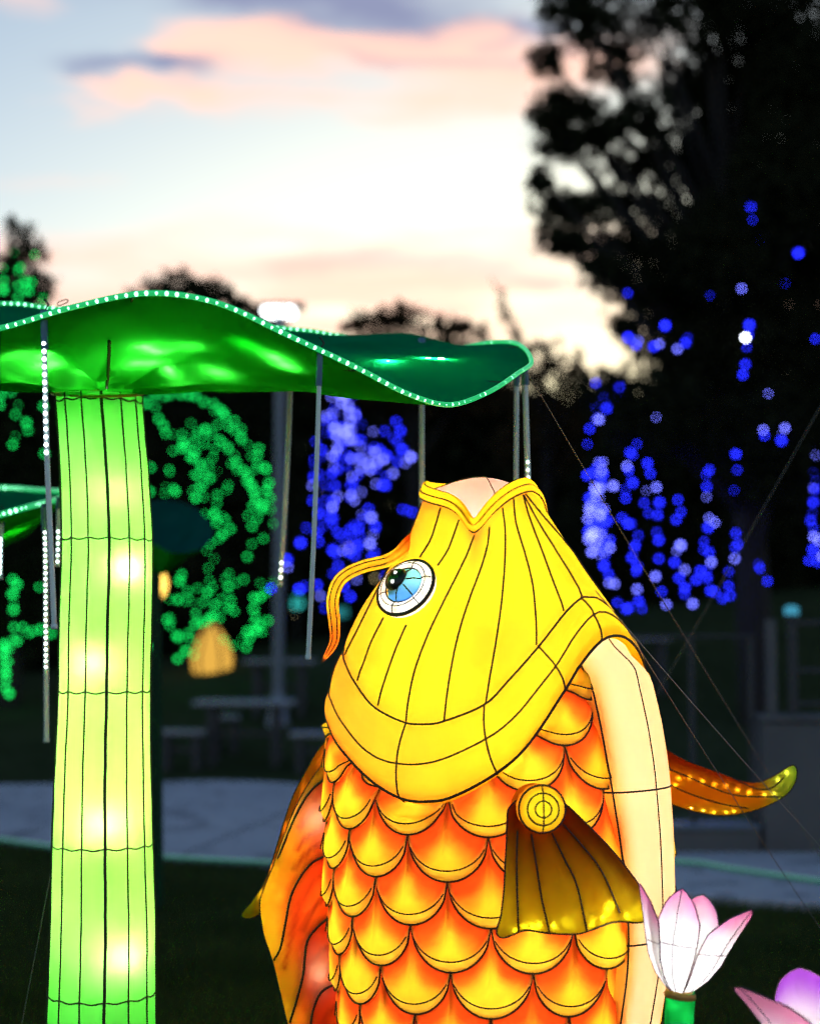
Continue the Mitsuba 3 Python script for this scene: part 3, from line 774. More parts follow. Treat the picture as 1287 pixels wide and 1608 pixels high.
for px, py in ((672, 562), (690, 563), (610, 566)):
    q = hit(hi, px, py)
    if q is not None:
        i = np.argmin(((hi.reshape(-1, 3) - q) ** 2).sum(1))
        lamps.append(q * 0.55 + lo.reshape(-1, 3)[i] * 0.45)
add('leaf_canopy__lamps', balls(lamps, 0.016, 2), 'lamp_body', emit=(75, 120, 70), w=8.0)
lab('leaf_canopy__lamps', kind='stuff')
# ribs of the leaf under the skin and the wire loop on the rim
for j in range(0, 252, 21):
    add(child('leaf_canopy', 'rib_wire'), tube(hi[:, j] * 0.5 + lo[:, j] * 0.5, 0.004, 5), 'seam_green')
loop = [P(90, 477, 4.12), P(92, 474, 4.12), P(104, 470, 4.12), P(107, 473, 4.12), P(100, 477, 4.12), P(92, 480, 4.12)]
add('leaf_canopy__wire_loop', tube(spline(loop, 18, closed=True), 0.0014, 5, closed=True), 'wire_black')
lab('leaf_canopy', 'big wavy green leaf canopy rimmed with glowing rope light', 'lantern leaf')
# dark collar seam between stalk and leaf
cl = [q + [0, -0.004, -0.003] for q in (hit(lo, px, py) for px, py in ((172, 534), (172, 550), (171, 566), (170, 582), (169, 597), (168, 608))) if q is not None]
add('leaf_canopy__collar', tube(cl, 0.0045, 6), 'seam_green')
fr = [P(153 + 70 * math.cos(t) * 1.02, 618 + 4 * math.sin(t), YS - 0.13 * math.sin(t)) for t in np.arange(32) * 2 * np.pi / 32]
add('leaf_canopy__trim', tube(np.array(fr), 0.0045, 6, closed=True), 'gold_trim')

# second, lower leaf at the left edge and a third unlit one behind the stalk
rim2 = [(-330, 790, 6.6), (-200, 822, 6.15), (-90, 836, 6.0), (0, 811, 6.0), (50, 797, 6.1), (92, 786, 6.4), (110, 776, 6.8), (60, 772, 7.3), (0, 768, 7.6), (-150, 768, 7.7), (-300, 775, 7.2)]
lo2, hi2, R2 = pad('small_leaf_canopy', rim2, P(-70, 868, 6.8), n=96, rings=20, seed=16)
rim_rope('small_leaf_canopy', R2, 0.022, r=0.011, weight=0.3)
l2 = [q + [0, 0, .03] for q in (hit(lo2, 30, 835), hit(lo2, 5, 842), hit(lo2, 50, 850)) if q is not None] + [P(-60, 830, 6.7)]
add('small_leaf_canopy__lamps', balls(l2, 0.012, 2), 'lamp_body', emit=(4, 20, 5), w=0.6)
lab('small_leaf_canopy__lamps', kind='stuff')
lab('small_leaf_canopy', 'lower green leaf canopy cut by the left edge of the picture', 'lantern leaf')
stalk('small_lotus_stalk', [(866, -100, -40), (1400, -104, -36), (1660, -104, -36)], 6.8, 10, [1100], lambda p: np.tile([0.25, 0.8, 0.15], (len(p), 1)), [(-70, 950, 0), (-70, 1150, 0), (-70, 1400, 0)], 0.014, (14, 16, 10))
lab('small_lotus_stalk', 'second leaf stalk standing just outside the left edge', 'lantern stalk')
rim3 = [(232, 852, 9.4), (270, 868, 8.9), (315, 862, 8.8), (334, 842, 9.0), (326, 815, 9.5), (300, 795, 10.0), (262, 786, 10.2), (215, 792, 10.3), (160, 810, 10.2), (150, 840, 9.6)]
lo3, hi3, R3 = pad('dark_leaf_canopy', rim3, P(245, 890, 9.5), n=72, rings=14, gap=0.07, seed=26, up=(0.01, 0.13, 0.11))
lab('dark_leaf_canopy', 'unlit dark teal leaf canopy behind the lime stalk', 'lantern leaf')
stalk('dark_lotus_stalk', [(893, 238, 252), (1100, 236, 254), (1430, 234, 256)], 9.5, 8, [], lambda p: np.tile([0.02, 0.12, 0.06], (len(p), 1)), None, 0, 0)
lab('dark_lotus_stalk', 'thin dark stalk of the unlit leaf, mostly behind the lime stalk', 'lantern stalk')

# ------------------------------------------------------------------ meteor tubes hanging from the leaves


def meteor(label, path, Y, r=0.011, lit=None, step=12.0, dot=(3.4, 4.0, 4.2), casing=True, dot_r=0.0075, glow=(1, 1, 1)):
    k = top('light_tube')
    pts = spline([P(*q, Y) for q in path], 24) if len(path) > 2 else np.linspace(P(*path[0], Y), P(*path[1], Y), 24)
    add(k + '__tube', tube(pts, r, 10), 'tube_plastic')
    if casing:
        add(k + '__casing', tube([pts[0] + [0, 0, 0.02], pts[0], pts[0] * 0.9 + pts[-1] * 0.1], r * 1.35, 10), 'cap_plastic')
        add(k + '__hook', tube([pts[0] + [0, 0, 0.015], pts[0] + [0.01, 0, 0.035], pts[0] + [0.0, 0, 0.05]], 0.0025, 5), 'wire_black')
    add(k + '__end_cap', tube([pts[-1], pts[-1] + (pts[-1] - pts[-2]) / np.linalg.norm(pts[-1] - pts[-2]) * 0.012], r * 1.2, 10), 'tube_plastic')
    add(k + '__strip', tube(pts[1:-1] + [-r * 0.35, -r * 0.9, 0], r * 0.28, 5), 'strip_highlight')  # LED strip at the front; its white stands in for a highlight line
    if lit:
        ys = np.arange(lit[0], lit[1], step)
        zz = np.array([P(path[0][0], y, Y)[2] for y in ys])
        o = np.argsort(pts[:, 2])
        q = np.c_[np.interp(zz, pts[o, 2], pts[o, 0]), np.interp(zz, pts[o, 2], pts[o, 1]) - r * 1.0, zz]
        for b in q:
            add(child(k, 'diode'), balls([b], dot_r, 1), 'bead', emit=dot, w=0.02)
    lab(k, label, 'light tube')


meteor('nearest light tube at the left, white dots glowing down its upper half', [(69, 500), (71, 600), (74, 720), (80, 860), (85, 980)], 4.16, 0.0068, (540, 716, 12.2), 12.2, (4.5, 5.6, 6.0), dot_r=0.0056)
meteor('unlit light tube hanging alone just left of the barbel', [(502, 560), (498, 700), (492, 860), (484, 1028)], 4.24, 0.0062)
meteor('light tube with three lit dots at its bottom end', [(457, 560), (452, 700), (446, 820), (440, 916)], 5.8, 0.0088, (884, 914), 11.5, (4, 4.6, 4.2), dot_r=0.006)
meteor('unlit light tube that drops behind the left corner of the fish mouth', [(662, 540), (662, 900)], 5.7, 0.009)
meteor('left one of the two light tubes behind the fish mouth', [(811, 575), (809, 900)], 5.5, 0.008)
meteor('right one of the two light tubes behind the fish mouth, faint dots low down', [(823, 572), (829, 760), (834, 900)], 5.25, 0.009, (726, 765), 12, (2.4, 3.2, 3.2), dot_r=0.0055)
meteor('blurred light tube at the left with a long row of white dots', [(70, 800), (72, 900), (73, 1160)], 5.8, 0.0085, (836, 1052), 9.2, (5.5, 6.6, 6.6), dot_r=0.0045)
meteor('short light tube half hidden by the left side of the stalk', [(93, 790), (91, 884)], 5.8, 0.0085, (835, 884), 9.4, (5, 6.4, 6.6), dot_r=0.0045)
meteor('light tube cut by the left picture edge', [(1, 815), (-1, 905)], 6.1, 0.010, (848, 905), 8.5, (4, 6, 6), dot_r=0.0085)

# ------------------------------------------------------------------ the carp lantern
YF = 4.9
PHI0 = math.radians(33)      # the belly faces this way (angle from +x towards the viewer)
SIL = np.array([(700, 680, 822), (745, 673, 829), (770, 668, 838), (800, 659, 855), (850, 640, 886), (900, 608, 917), (950, 571, 955), (1000, 547, 986), (1040, 533, 1002), (1080, 523, 1011), (1130, 518, 1023), (1200, 518, 1034),
                (1300, 517, 1042), (1400, 520, 1045), (1500, 530, 1038), (1608, 543, 1018), (1700, 565, 985), (1780, 610, 930), (1850, 690, 850)], float)
_z = np.array([P((l + r) / 2, y, YF)[2] for y, l, r in SIL])
_c = np.array([P((l + r) / 2, y, YF)[0] for y, l, r in SIL])
_a = np.array([(r - l) / 2 * YF / F_PX for y, l, r in SIL]) * 0.992
_o = np.argsort(_z)
_zz = np.linspace(_z.min(), _z.max(), 300)


def _smooth(v):
    k = np.hanning(23)
    k /= k.sum()
    return np.convolve(np.pad(v, 11, 'edge'), k, 'valid')


_cc, _aa = _smooth(np.interp(_zz, _z[_o], _c[_o])), _smooth(np.interp(_zz, _z[_o], _a[_o]))


def body(phi, z, off=0.0):
    """Point on the fish at angle phi (0 = +x, 90 degrees = towards the viewer) and height z, pushed outwards by off."""
    phi, z = np.broadcast_arrays(np.asarray(phi, float), np.asarray(z, float))
    c, a = np.interp(z, _zz, _cc), np.interp(z, _zz, _aa)
    return np.stack([c + (a + off) * np.cos(phi), YF - (a * 0.86 + off) * np.sin(phi), z], -1)


def onbody(px, py, off=0.0):
    """(phi, z) where the pixel's ray meets the fish; at its silhouette the nearest point."""
    d = ray(px, py)
    t = np.linspace((YF - 0.62) / d[1], YF / d[1], 900)
    q = EYE + d * t[:, None]
    c, a = np.interp(q[:, 2], _zz, _cc), np.interp(q[:, 2], _zz, _aa)
    f = ((q[:, 0] - c) / (a + off)) ** 2 + ((q[:, 1] - YF) / (a * 0.86 + off)) ** 2 - 1
    i = np.nonzero(f < 0)[0]
    i = i[0] if len(i) else int(np.argmin(f))
    return math.atan2(-(q[i, 1] - YF) / 0.86, q[i, 0] - c[i]), q[i, 2]


def crop(pts):                                   # points measured on an enlarged view of the photograph
    return [(480 + x / 2.145, 720 + y / 2.145) for x, y in pts]


def curve_z(px_pts, lo_psi=None, hi_psi=None):
    """A traced edge round the fish as z(psi), psi = angle away from the belly line, the same on both flanks."""
    q = [onbody(*p) for p in spline(px_pts, 60)]
    psi = np.array([p - PHI0 for p, _ in q])
    z = np.array([h for _, h in q])
    ok = psi > 0
    psi, z = psi[ok], z[ok]
    o = np.argsort(psi)
    psi, z = psi[o], z[o]
    return lambda phi: np.interp(np.abs((np.asarray(phi) - PHI0 + np.pi) % (2 * np.pi) - np.pi), psi, z)


mouth_px = crop([(383, 108), (410, 128), (440, 140), (480, 152), (510, 170), (535, 200), (552, 228), (567, 238), (585, 225), (620, 180), (660, 140), (700, 112), (740, 98), (785, 98)])
inner_px = crop([(118, 640), (140, 700), (165, 750), (230, 835), (330, 888), (400, 895), (460, 887), (600, 830), (680, 750), (785, 630), (875, 515), (935, 465), (1010, 447)])
mid_px = crop([(80, 750), (100, 815), (130, 880), (210, 980), (305, 1025), (440, 1020), (605, 945), (700, 870), (780, 770), (840, 690), (900, 590), (965, 520), (1040, 520)])
gill_px = crop([(80, 860), (100, 920), (130, 980), (230, 1090), (330, 1155), (410, 1167), (500, 1152), (645, 1070), (750, 970), (870, 780), (910, 710), (985, 620), (1060, 603), (1125, 610)])
z_mouth, z_in, z_mid, z_gill = curve_z(mouth_px), curve_z(inner_px), curve_z(mid_px), curve_z(gill_px)

YEL, AMB, ORG, RED = np.array([1.0, 0.72, 0.02]), np.array([1.0, 0.54, 0.03]), np.array([0.98, 0.27, 0.03]), np.array([0.80, 0.055, 0.008])


def lerp(a, b, t):
    return a + (b - a) * t


NPHI = 192
phis = np.arange(NPHI) * 2 * np.pi / NPHI


def head_off(u):
    """Outward relief of the head from mouth (0) over the crease (0.6) and the two gill rolls to the free edge (1)."""
    return np.interp(u, [0, 0.03, 0.3, 0.55, 0.6, 0.64, 0.7, 0.76, 0.8, 0.84, 0.9, 0.96, 0.985, 1.0], [-.004, 0, .006, .006, 0.0, .006, .011, .012, .010, .015, .020, .019, .012, -.008])


def head_z(phi, u):
    zm, zi, zd, zg = z_mouth(phi), z_in(phi), z_mid(phi), z_gill(phi)
    return np.where(u < 0.6, lerp(zm, zi, np.clip(u / 0.6, 0, 1)), np.where(u < 0.8, lerp(zi, zd, np.clip((u - 0.6) / 0.2, 0, 1)), lerp(zd, zg, np.clip((u - 0.8) / 0.2, 0, 1))))


us = np.r_[np.linspace(0, 0.57, 34), np.linspace(0.58, 0.82, 19), np.linspace(0.83, 1.0, 18)]
HV = np.array([body(phis, head_z(phis, u), head_off(u)) for u in us])
pu = np.repeat(us[:, None], NPHI, 1)
psi = np.abs((phis - PHI0 + np.pi) % (2 * np.pi) - np.pi)[None, :] + pu * 0
n1 = meshkit.fbm(HV * 4, 3, 3)
back = smoothstep_np(1.55, 2.6, psi + 0.25 * (n1 - 0.5))               # towards the dorsal side the dye turns orange
under_lip = np.exp(-(pu / 0.035) ** 2)
low_edge = smoothstep_np(0.90, 1.0, pu) * (0.08 + 0.75 * smoothstep_np(0.9, 2.0, psi))
band = smoothstep_np(0.58, 0.66, pu) * smoothstep_np(0.9, 2.0, psi)
eye_phi, eye_z = onbody(643, 928)
col = YEL[None, None] + 0 * HV
col = lerp(col, AMB, np.clip(0.7 * band + 0.25 * smoothstep_np(0.5, .8, n1), 0, 1)[..., None])
crease = np.exp(-((psi - np.radians(66) + 0.05 * pu) / 0.10) ** 2) * smoothstep_np(0.22, 0.0, pu)      # blush below the corner of the mouth
seam = np.exp(-((pu - 0.6) / 0.03) ** 2) * 0.22 + np.exp(-((pu - 0.8) / 0.02) ** 2) * 0.12
col = lerp(col, ORG, np.clip(0.75 * back + 0.8 * under_lip + low_edge * 1.15 + 0.6 * crease + seam, 0, 1)[..., None])
n2 = meshkit.fbm(HV * np.array([9, 9, 3.5]), 4, 8)
col = col * (0.86 + 0.28 * n2)[..., None]                                   # the silk is not woven or painted quite evenly
add('carp_lantern__head', grid_mesh(HV[::-1], wrap=True), 'fabric', color=col[::-1].reshape(-1, 3))


def on_head(px_pts, n, off=0.003):
    """A line drawn on the head's own relief."""
    out = []
    for px, py in spline(px_pts, n):
        ph, z = onbody(px, py, 0.012)
        u = np.linspace(0, 1, 160)
        hz = head_z(np.full(160, ph), u)
        k = int(np.argmin(np.abs(hz - z)))
        out.append(body(ph, z, head_off(u[k]) + off))
    return np.array(out)


def mirror(p):
    """The same point on the other flank."""
    q = np.array(p, float)
    c = np.interp(q[:, 2], _zz, _cc)
    d = np.c_[q[:, 0] - c, (q[:, 1] - YF) / 0.86]
    ph = np.arctan2(-d[:, 1], d[:, 0])
    r = np.hypot(d[:, 0], d[:, 1])
    ph2 = 2 * PHI0 - ph
    return np.c_[c + r * np.cos(ph2), YF - 0.86 * r * np.sin(ph2), q[:, 2]]


WIRE = 0.0023
head_lines = [
    [(378, 150), (340, 245), (265, 385), (205, 505), (150, 615), (124, 662)],
    [(445, 165), (432, 215), (412, 275), (378, 332)],
    [(258, 535), (215, 620), (190, 690), (165, 748)],
    [(511, 205), (492, 260), (472, 310), (440, 360)],
    [(335, 560), (300, 640), (268, 730), (235, 833)],
    [(565, 258), (545, 310), (520, 365), (470, 465), (410, 590), (365, 710), (345, 800), (331, 886)],
    [(619, 230), (612, 290), (590, 365), (545, 485), (510, 600), (485, 720), (461, 886)],
    [(666, 165), (674, 240), (672, 340), (660, 480), (640, 620), (618, 745), (605, 828)],
    [(706, 135), (712, 215), (738, 310), (765, 420), (776, 530), (780, 628)],
    [(740, 122), (760, 200), (795, 300), (835, 410), (875, 513)],
    [(742, 122), (790, 215), (840, 300), (890, 380), (938, 464)],
    [(748, 118), (800, 185), (870, 270), (940, 360), (1000, 445)],
]
for L in head_lines:
    q = on_head(crop(L), 26)
    add(child('carp_lantern__head', 'frame_wire'), tube(q, WIRE, 5), 'wire_black')
for L in ([(785, 630), (815, 668), (842, 702), (860, 745), (870, 780)], [(935, 465), (950, 492), (966, 520), (980, 565), (990, 612)], [(331, 888), (318, 950), (306, 1025), (312, 1095), (320, 1160)],
          [(600, 830), (599, 890), (606, 948), (622, 1010), (645, 1066)], [(118, 645), (95, 700), (82, 752)]):
    add(child('carp_lantern__head', 'frame_wire'), tube(on_head(crop(L), 18), WIRE, 5), 'wire_black')
for u, r, off in ((0.6, 1.15, .003), (0.8, 1.0, .003), (0.982, 1.6, .003)):
    q = body(phis, head_z(phis, np.full(NPHI, u)), head_off(u) + off)
    add(child('carp_lantern__head', 'frame_wire'), tube(q, WIRE * r, 5, closed=True), 'wire_black')

# lips: two soft rolls round the mouth, and the pale mouth lining
LR = 0.0115
for k, (dz, off, r) in enumerate(((0.0, 0.006, LR), (0.018, 0.002, LR))):
    q = body(phis, z_mouth(phis) + dz, off)
    add(child('carp_lantern', 'lip'), tube(q, r, 10, closed=True), 'fabric', color=np.tile(lerp(YEL, AMB, 0.25 if k == 0 else 0.1), (NPHI * 10, 1)))
add('carp_lantern__lip__lamps', cat([tube(body(phis, z_mouth(phis) + dz, off), 0.0022, 4, closed=True) for dz, off in ((0.0, .006), (0.018, .002))]), 'lamp_body', emit=(9, 8.6, 7), w=3.0)
lab('carp_lantern__lip__lamps', kind='stuff')
for dz, off in ((-0.011, 0.010), (0.009, 0.0145), (0.0285, 0.007)):
    add(child('carp_lantern__lip', 'frame_wire'), tube(body(phis, z_mouth(phis) + dz, off), WIRE * 0.95, 5, closed=True), 'wire_black')
rim3d = body(phis, z_mouth(phis) + 0.014, -0.004)
ctr = rim3d.mean(0)
ctr[2] = P(750, 752, YF)[2]
mg = []
for t in np.linspace(0, 1, 18):
    q = lerp(rim3d, ctr, t)
    q[:, 2] = lerp(rim3d[:, 2], ctr[2] + 0.004, smoothstep_np(-0.15, 0.85, t)) - 0.012 * (1 - t)
    mg.append(q)
mg = np.array(mg)
add('carp_lantern__mouth_lining', grid_mesh(mg, wrap=True), 'fabric', color=np.tile([0.88, 0.56, 0.55], (18 * NPHI, 1)))
ml = [mg[17, 0] + [0, 0, .003], *[mg[int(k), 60] + [0, 0, .003] for k in (12, 8, 4, 1)]]
lw = np.array([lerp(mg[int(round(k)), 96], mg[int(round(k)), 92], 0.5) + [0, 0, 0.003] for k in np.linspace(2, 17, 8)])
lw2 = np.array([mg[int(round(k)), 40] + [0, 0, 0.003] for k in np.linspace(17, 2, 8)])
add('carp_lantern__mouth_lining__frame_wire', tube(spline(np.vstack([lw, lw2[1:]]), 30), WIRE * 0.6, 5), 'wire_black')

# scales: a scalloped skin of separate frames
PER = (P(780, 1300, YF - .4)[2] - P(780, 1443, YF - .4)[2])
STEP = math.radians(13.2)
TIP0 = P(785, 1315, YF - 0.42)[2]
rs = np.random.default_rng(4)
YS_, ORS = np.array([1.0, 0.70, 0.03]), np.array([1.0, 0.33, 0.02])
sidx = np.linspace(-1, 1, 23)
rest = []


BZ = [P(960, 1480, 4.6)[2], P(950, 1340, 4.6)[2], P(925, 1200, 4.6)[2], P(905, 1080, 4.6)[2]]
BW = [17, 20, 23.5, 25]


def scale_patch(phi_c, tip, jit):
    s = sidx
    zb = tip + PER / 2 * (1 - np.sqrt(np.clip(1 - s ** 2, 0, 1)))
    zt = tip + PER / 2 + PER / 2 * (1 - np.sqrt(np.clip(1 - (1 - np.abs(s)) ** 2, 0, 1)))
    zin = zb + np.minimum(0.125 * PER * (1 - 0.45 * s ** 2), 0.34 * (zt - zb))
    ts = [0.0, 0.5, 1.0, 1.2, 1.5, 2, 3, 4, 5, 6, 7, 8, 9, 10, 10.6]
    phi = phi_c + s * STEP
    lim = math.radians(float(np.interp(tip, BZ, BW)) - 1.5)        # the belly strip covers the rest
    d = (phi - PHI0 + math.pi) % (2 * math.pi) - math.pi
    d = np.where(np.abs(d) < lim, lim * (1 if ((phi_c - PHI0 + math.pi) % (2 * math.pi) - math.pi) > 0 else -1), d)
    phi = PHI0 + d
    zg = z_gill(phi)
    bow = 0.007 * (1 - s ** 2)

    def put(z, o):
        o = np.where(z > zg - 0.035, np.minimum(o, lerp(o, -0.014, smoothstep_np(zg - 0.035, zg - 0.008, z))), o)
        return body(phi, np.minimum(z, zg + 0.014), o)

    rows, raw = [(zb + 0.026, np.full_like(s, -0.006))], [zb]       # returns under the lip to the frame behind
    for k in ts:
        z = lerp(zb, zin, k) if k <= 1 else lerp(zin, zt, (k - 1) / 9.0)
        lift = np.interp(k, [0, 0.5, 1, 1.2, 3, 6, 10, 10.6], [.008, .0145, .0185, .0185, .016, .011, .003, -.004])
        rows.append((z, lift * (0.55 + 0.45 * (1 - s ** 2)) + bow * np.interp(k, [0, 1, 4, 10], [.5, 1, 1, .1])))
        raw.append(z)
    V = np.array([put(z, o + 0.0022 * (meshkit.fbm(np.c_[s * 2.5 + jit[0] * 7, z * 22, s * 0], 3, 7) - 0.5) * 2) for z, o in rows])
    Z = np.array(raw)
    S = np.repeat(s[None], len(rows), 0)
    t = np.maximum(1 - (zt[None] - Z) / (0.62 * PER), ((Z - tip) / PER - 0.12) / 0.72)
    low = (Z - zb[None]) / PER
    nz = meshkit.fbm(V * 18 + jit[0] * 9, 3, 2)
    c = lerp(YS_, ORS, smoothstep_np(0.24, 0.66, t + 0.28 * (nz - .5) + jit[1])[..., None])
    c = lerp(c, RED, (smoothstep_np(0.46, 0.86, t + 0.30 * (nz - .5) + jit[1] * 0.6) * 0.92)[..., None])
    streak = np.exp(-((S + 0.05 * jit[2]) / (0.045 + 0.05 * np.clip(t, 0, 1))) ** 2) * smoothstep_np(0.35, 0.8, t + .3 * (nz - .5)) * np.clip(0.75 + 0.4 * jit[2], 0.2, 1)
    c = c * (1 - 0.78 * streak[..., None])
    c = lerp(c, np.array([1.0, 0.84, 0.14]), (np.clip(1 - low / 0.15, 0, 1) * 0.7)[..., None])
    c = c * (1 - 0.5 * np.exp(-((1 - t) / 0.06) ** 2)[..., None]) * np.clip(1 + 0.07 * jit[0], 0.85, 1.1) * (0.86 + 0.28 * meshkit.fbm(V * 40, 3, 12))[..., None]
    c = np.clip(c, 0, 1)
    w_out = put(zb, 0.0115 * (0.55 + 0.45 * (1 - s ** 2)) + bow * .5 + 0.001)
    w_in = put(zin, 0.0203 * (0.55 + 0.45 * (1 - s ** 2)) + bow + 0.0012)
    return grid_mesh(V[::-1]), c[::-1].reshape(-1, 3), tube(w_out, WIRE * 1.05, 5), tube(w_in[1:-1], WIRE * 0.8, 5)


for side in (0, 1):
    for j in range(-3, 10 if side == 0 else 8):
        ph = math.radians(95) + j * STEP
        if side:
            ph = 2 * PHI0 - ph
        for k in range(-2, 6):
            tip = TIP0 - (k - 1) * PER + (PER / 2 if j % 2 else 0)
            jit = rs.normal(size=3) * [1, 0.09, 1]
            if tip - 0.01 > float(z_gill(ph)) or tip < 0.12:
                continue
            m, c, w1, w2 = scale_patch(ph, tip, jit)
            if side and j > -1:
                rest.append((m, c))
                continue
            kk = child('carp_lantern', 'scale')
            add(kk, m, 'fabric', color=c)
            add(kk + '__frame_wire', cat([w1, w2]), 'wire_black')
            lab(kk + '__frame_wire', kind='stuff')
add('carp_lantern__far_scales', cat([m for m, c in rest]), 'fabric', color=np.vstack([c for m, c in rest]))
lab('carp_lantern__far_scales', 'scales on the flank turned away', kind='stuff')

# the cream belly strip
zs_b = np.linspace(0.12, float(z_gill(PHI0)) + 0.015, 70)
hw = np.radians(np.interp(zs_b, BZ, BW))
s_b = np.linspace(-1, 1, 25)
off_b = np.interp(np.abs(s_b), [0, .5, .85, .96, 1], [.036, .034, .028, .019, -.004])
BV = []
for z, h in zip(zs_b, hw):
    f_ = PHI0 + s_b * h
    u_ = smoothstep_np(z_gill(f_) - 0.09, z_gill(f_) - 0.005, z)
    BV.append(body(f_, np.minimum(z, z_gill(f_) + 0.012), lerp(off_b, -0.012, u_)))
BV = np.array(BV)
bc = lerp(np.array([1.0, 0.74, 0.42]), np.array([1.0, 0.42, 0.03]), smoothstep_np(0.55, 1.0, np.abs(s_b))[None, :, None] + 0 * BV)
add('carp_lantern__belly', grid_mesh(BV), 'fabric', color=bc.reshape(-1, 3))
lab('carp_lantern__belly', 'smooth cream belly strip')
add(child('carp_lantern__belly', 'frame_wire'), tube(BV[:, 12] + [0, -.002, 0], WIRE * 0.75, 5), 'wire_black')
for i in (1, 23):
    add(child('carp_lantern__belly', 'frame_wire'), tube(BV[:, i] + [0.001, -.002, 0], WIRE, 5), 'wire_black')
for y in (1244, 1480, 1720):
    z = P(990, y, 4.6)[2]
    i = int(np.argmin(np.abs(zs_b - z)))
    add(child('carp_lantern__belly', 'frame_wire'), tube(BV[i] + (BV[i] - body(PHI0, zs_b[i], -.4)) * .004, WIRE, 5), 'wire_black')

# inner lamps
lp = []
for y, k, r in ((860, 1, 0), (960, 2, .10), (1060, 3, .2), (1170, 4, .22), (1290, 4, .22), (1410, 4, .22), (1530, 4, .2), (1660, 3, .14)):
    z = P(780, y, YF)[2]
    c = np.interp(z, _zz, _cc)
    for i in range(k):
        a = i * 2 * math.pi / k + y
        lp.append([c + r * math.cos(a), YF - r * 0.8 * math.sin(a), z])
add('carp_lantern__lamps', balls(lp, 0.028, 2), 'lamp_body', emit=(38, 36, 31), w=15.0)
lab('carp_lantern__lamps', kind='stuff')

# base that carries it, and a short tail sweeping round the foot
add('carp_lantern__foot', lathe([(0, -0.02), (0.34, -0.02), (0.34, 0.1), (0.3, 0.135), (0, 0.135)], [float(_cc[20]), YF, 0], [0, 0, 1], 28), 'dark_metal', smooth=30)

# eye: padded white ring, blue iris, black pupil
eye_c = body(eye_phi, eye_z, 0.006)
q1, q2 = body(eye_phi + .02, eye_z, .006), body(eye_phi, eye_z + .02, .006)
en = np.cross(q2 - eye_c, q1 - eye_c)
en /= np.linalg.norm(en)
if en @ (eye_c - EYE) > 0:
    en = -en
eye_c = body(*onbody(645, 929), 0.006)
tc = (EYE - eye_c) / np.linalg.norm(EYE - eye_c)
en = 0.90 * en + 0.10 * tc
en /= np.linalg.norm(en)
eye_c = eye_c + en * 0.012
er = 46 * 4.6 / F_PX
ea = np.cross([0, 0, 1], en)
ea /= np.linalg.norm(ea)
eb = np.cross(en, ea)


def disc(profile, c, n=40):
    return lathe([(r, h * 0.95) for r, h in profile], c, en, n)


W_, B_ = np.array([0.88, 0.86, 0.88]), np.array([0.08, 0.42, 0.86])
m = disc([(er * 1.10, -0.01), (er * 1.08, 0.010), (er * 1.0, 0.021), (er * .88, 0.027), (er * .76, 0.026), (er * .68, 0.020)], eye_c)
rr = np.linalg.norm(m.vertices - eye_c, axis=1)
add('carp_lantern__eye', m, 'fabric', color=np.tile(W_, (len(m.vertices), 1)))
lab('carp_lantern__eye', 'round bulging eye with white ring and blue iris')
sgn = 1.0 if (ea @ RIGHT) < 0 else -1.0
ic = eye_c - ea * sgn * er * 0.07 - eb * er * 0.02
m = disc([(er * .72, 0.016), (er * .64, 0.028), (er * .46, 0.040), (er * .22, 0.047), (0.0005, 0.049)], ic)
v = m.vertices - ic
up_ = (v @ eb) / er
vc = lerp(np.array([0.07, 0.30, 0.90]), np.array([0.25, 0.78, 0.95]), smoothstep_np(-0.45, 0.15, up_)[:, None])
add('carp_lantern__eye__iris', m, 'fabric', color=vc)
sgn = 1.0 if (ea @ RIGHT) < 0 else -1.0
pc = ic + ea * sgn * er * 0.26 + eb * er * 0.10
m = lathe([(er * .45, 0.020), (er * .44, 0.042), (er * .34, 0.052), (er * .18, 0.057), (0.0005, 0.058)], pc, en, 32)
add('carp_lantern__eye__pupil', m, 'pupil_black')
scene['glint_white'] = {'type': 'principled', 'base_color': rgb(0.85, 0.85, 0.85), 'roughness': 0.4}
for dy in (0.15, -0.2):
    g = pc + eb * er * dy - ea * sgn * er * 0.04
    add(child('carp_lantern__eye', 'glint'), lathe([(er * .085, 0.046), (er * .08, 0.0570), (er * .05, 0.0610), (0.0005, 0.062)], g, en, 18), 'glint_white', emit=(0.75, 0.72, 0.7), w=0.02)
ew = []
ang = np.arange(60) * 2 * np.pi / 60
for r, h, wr in ((er * 1.10, 0.009, 2.4), (er * .69, 0.0225, 1.0), (er * .88, 0.0275, 0.5)):
    ew.append(tube(np.array([eye_c + r * (math.cos(t) * ea + math.sin(t) * eb) + en * h * 0.95 for t in ang]), WIRE * wr, 5, closed=True))
for t in np.radians([20, 80, 140, 205, 262, 320]):
    dd = math.cos(t) * ea + math.sin(t) * eb
    ew.append(tube([eye_c + dd * er * r + en * h * 0.95 for r, h in ((1.08, .012), (1.0, .0225), (.88, .0285), (.76, .0275), (.68, .0225))], WIRE * .6, 5))
    ew.append(tube([ic + dd * er * r + en * h * 0.95 for r, h in ((.66, .0275), (.46, .0415), (.22, .0485))], WIRE * .7, 5))
for m in ew:
    add(child('carp_lantern__eye', 'frame_wire'), m, 'wire_black')
add('carp_lantern__eye__lamps', balls([eye_c + r * er * (math.cos(t) * ea + math.sin(t) * eb) + en * 0.010 for t in np.arange(10) * 2 * np.pi / 10 for r in (.3, .85)], 0.0055, 1), 'lamp_body', emit=(18, 19, 21), w=4.0)
lab('carp_lantern__eye__lamps', kind='stuff')

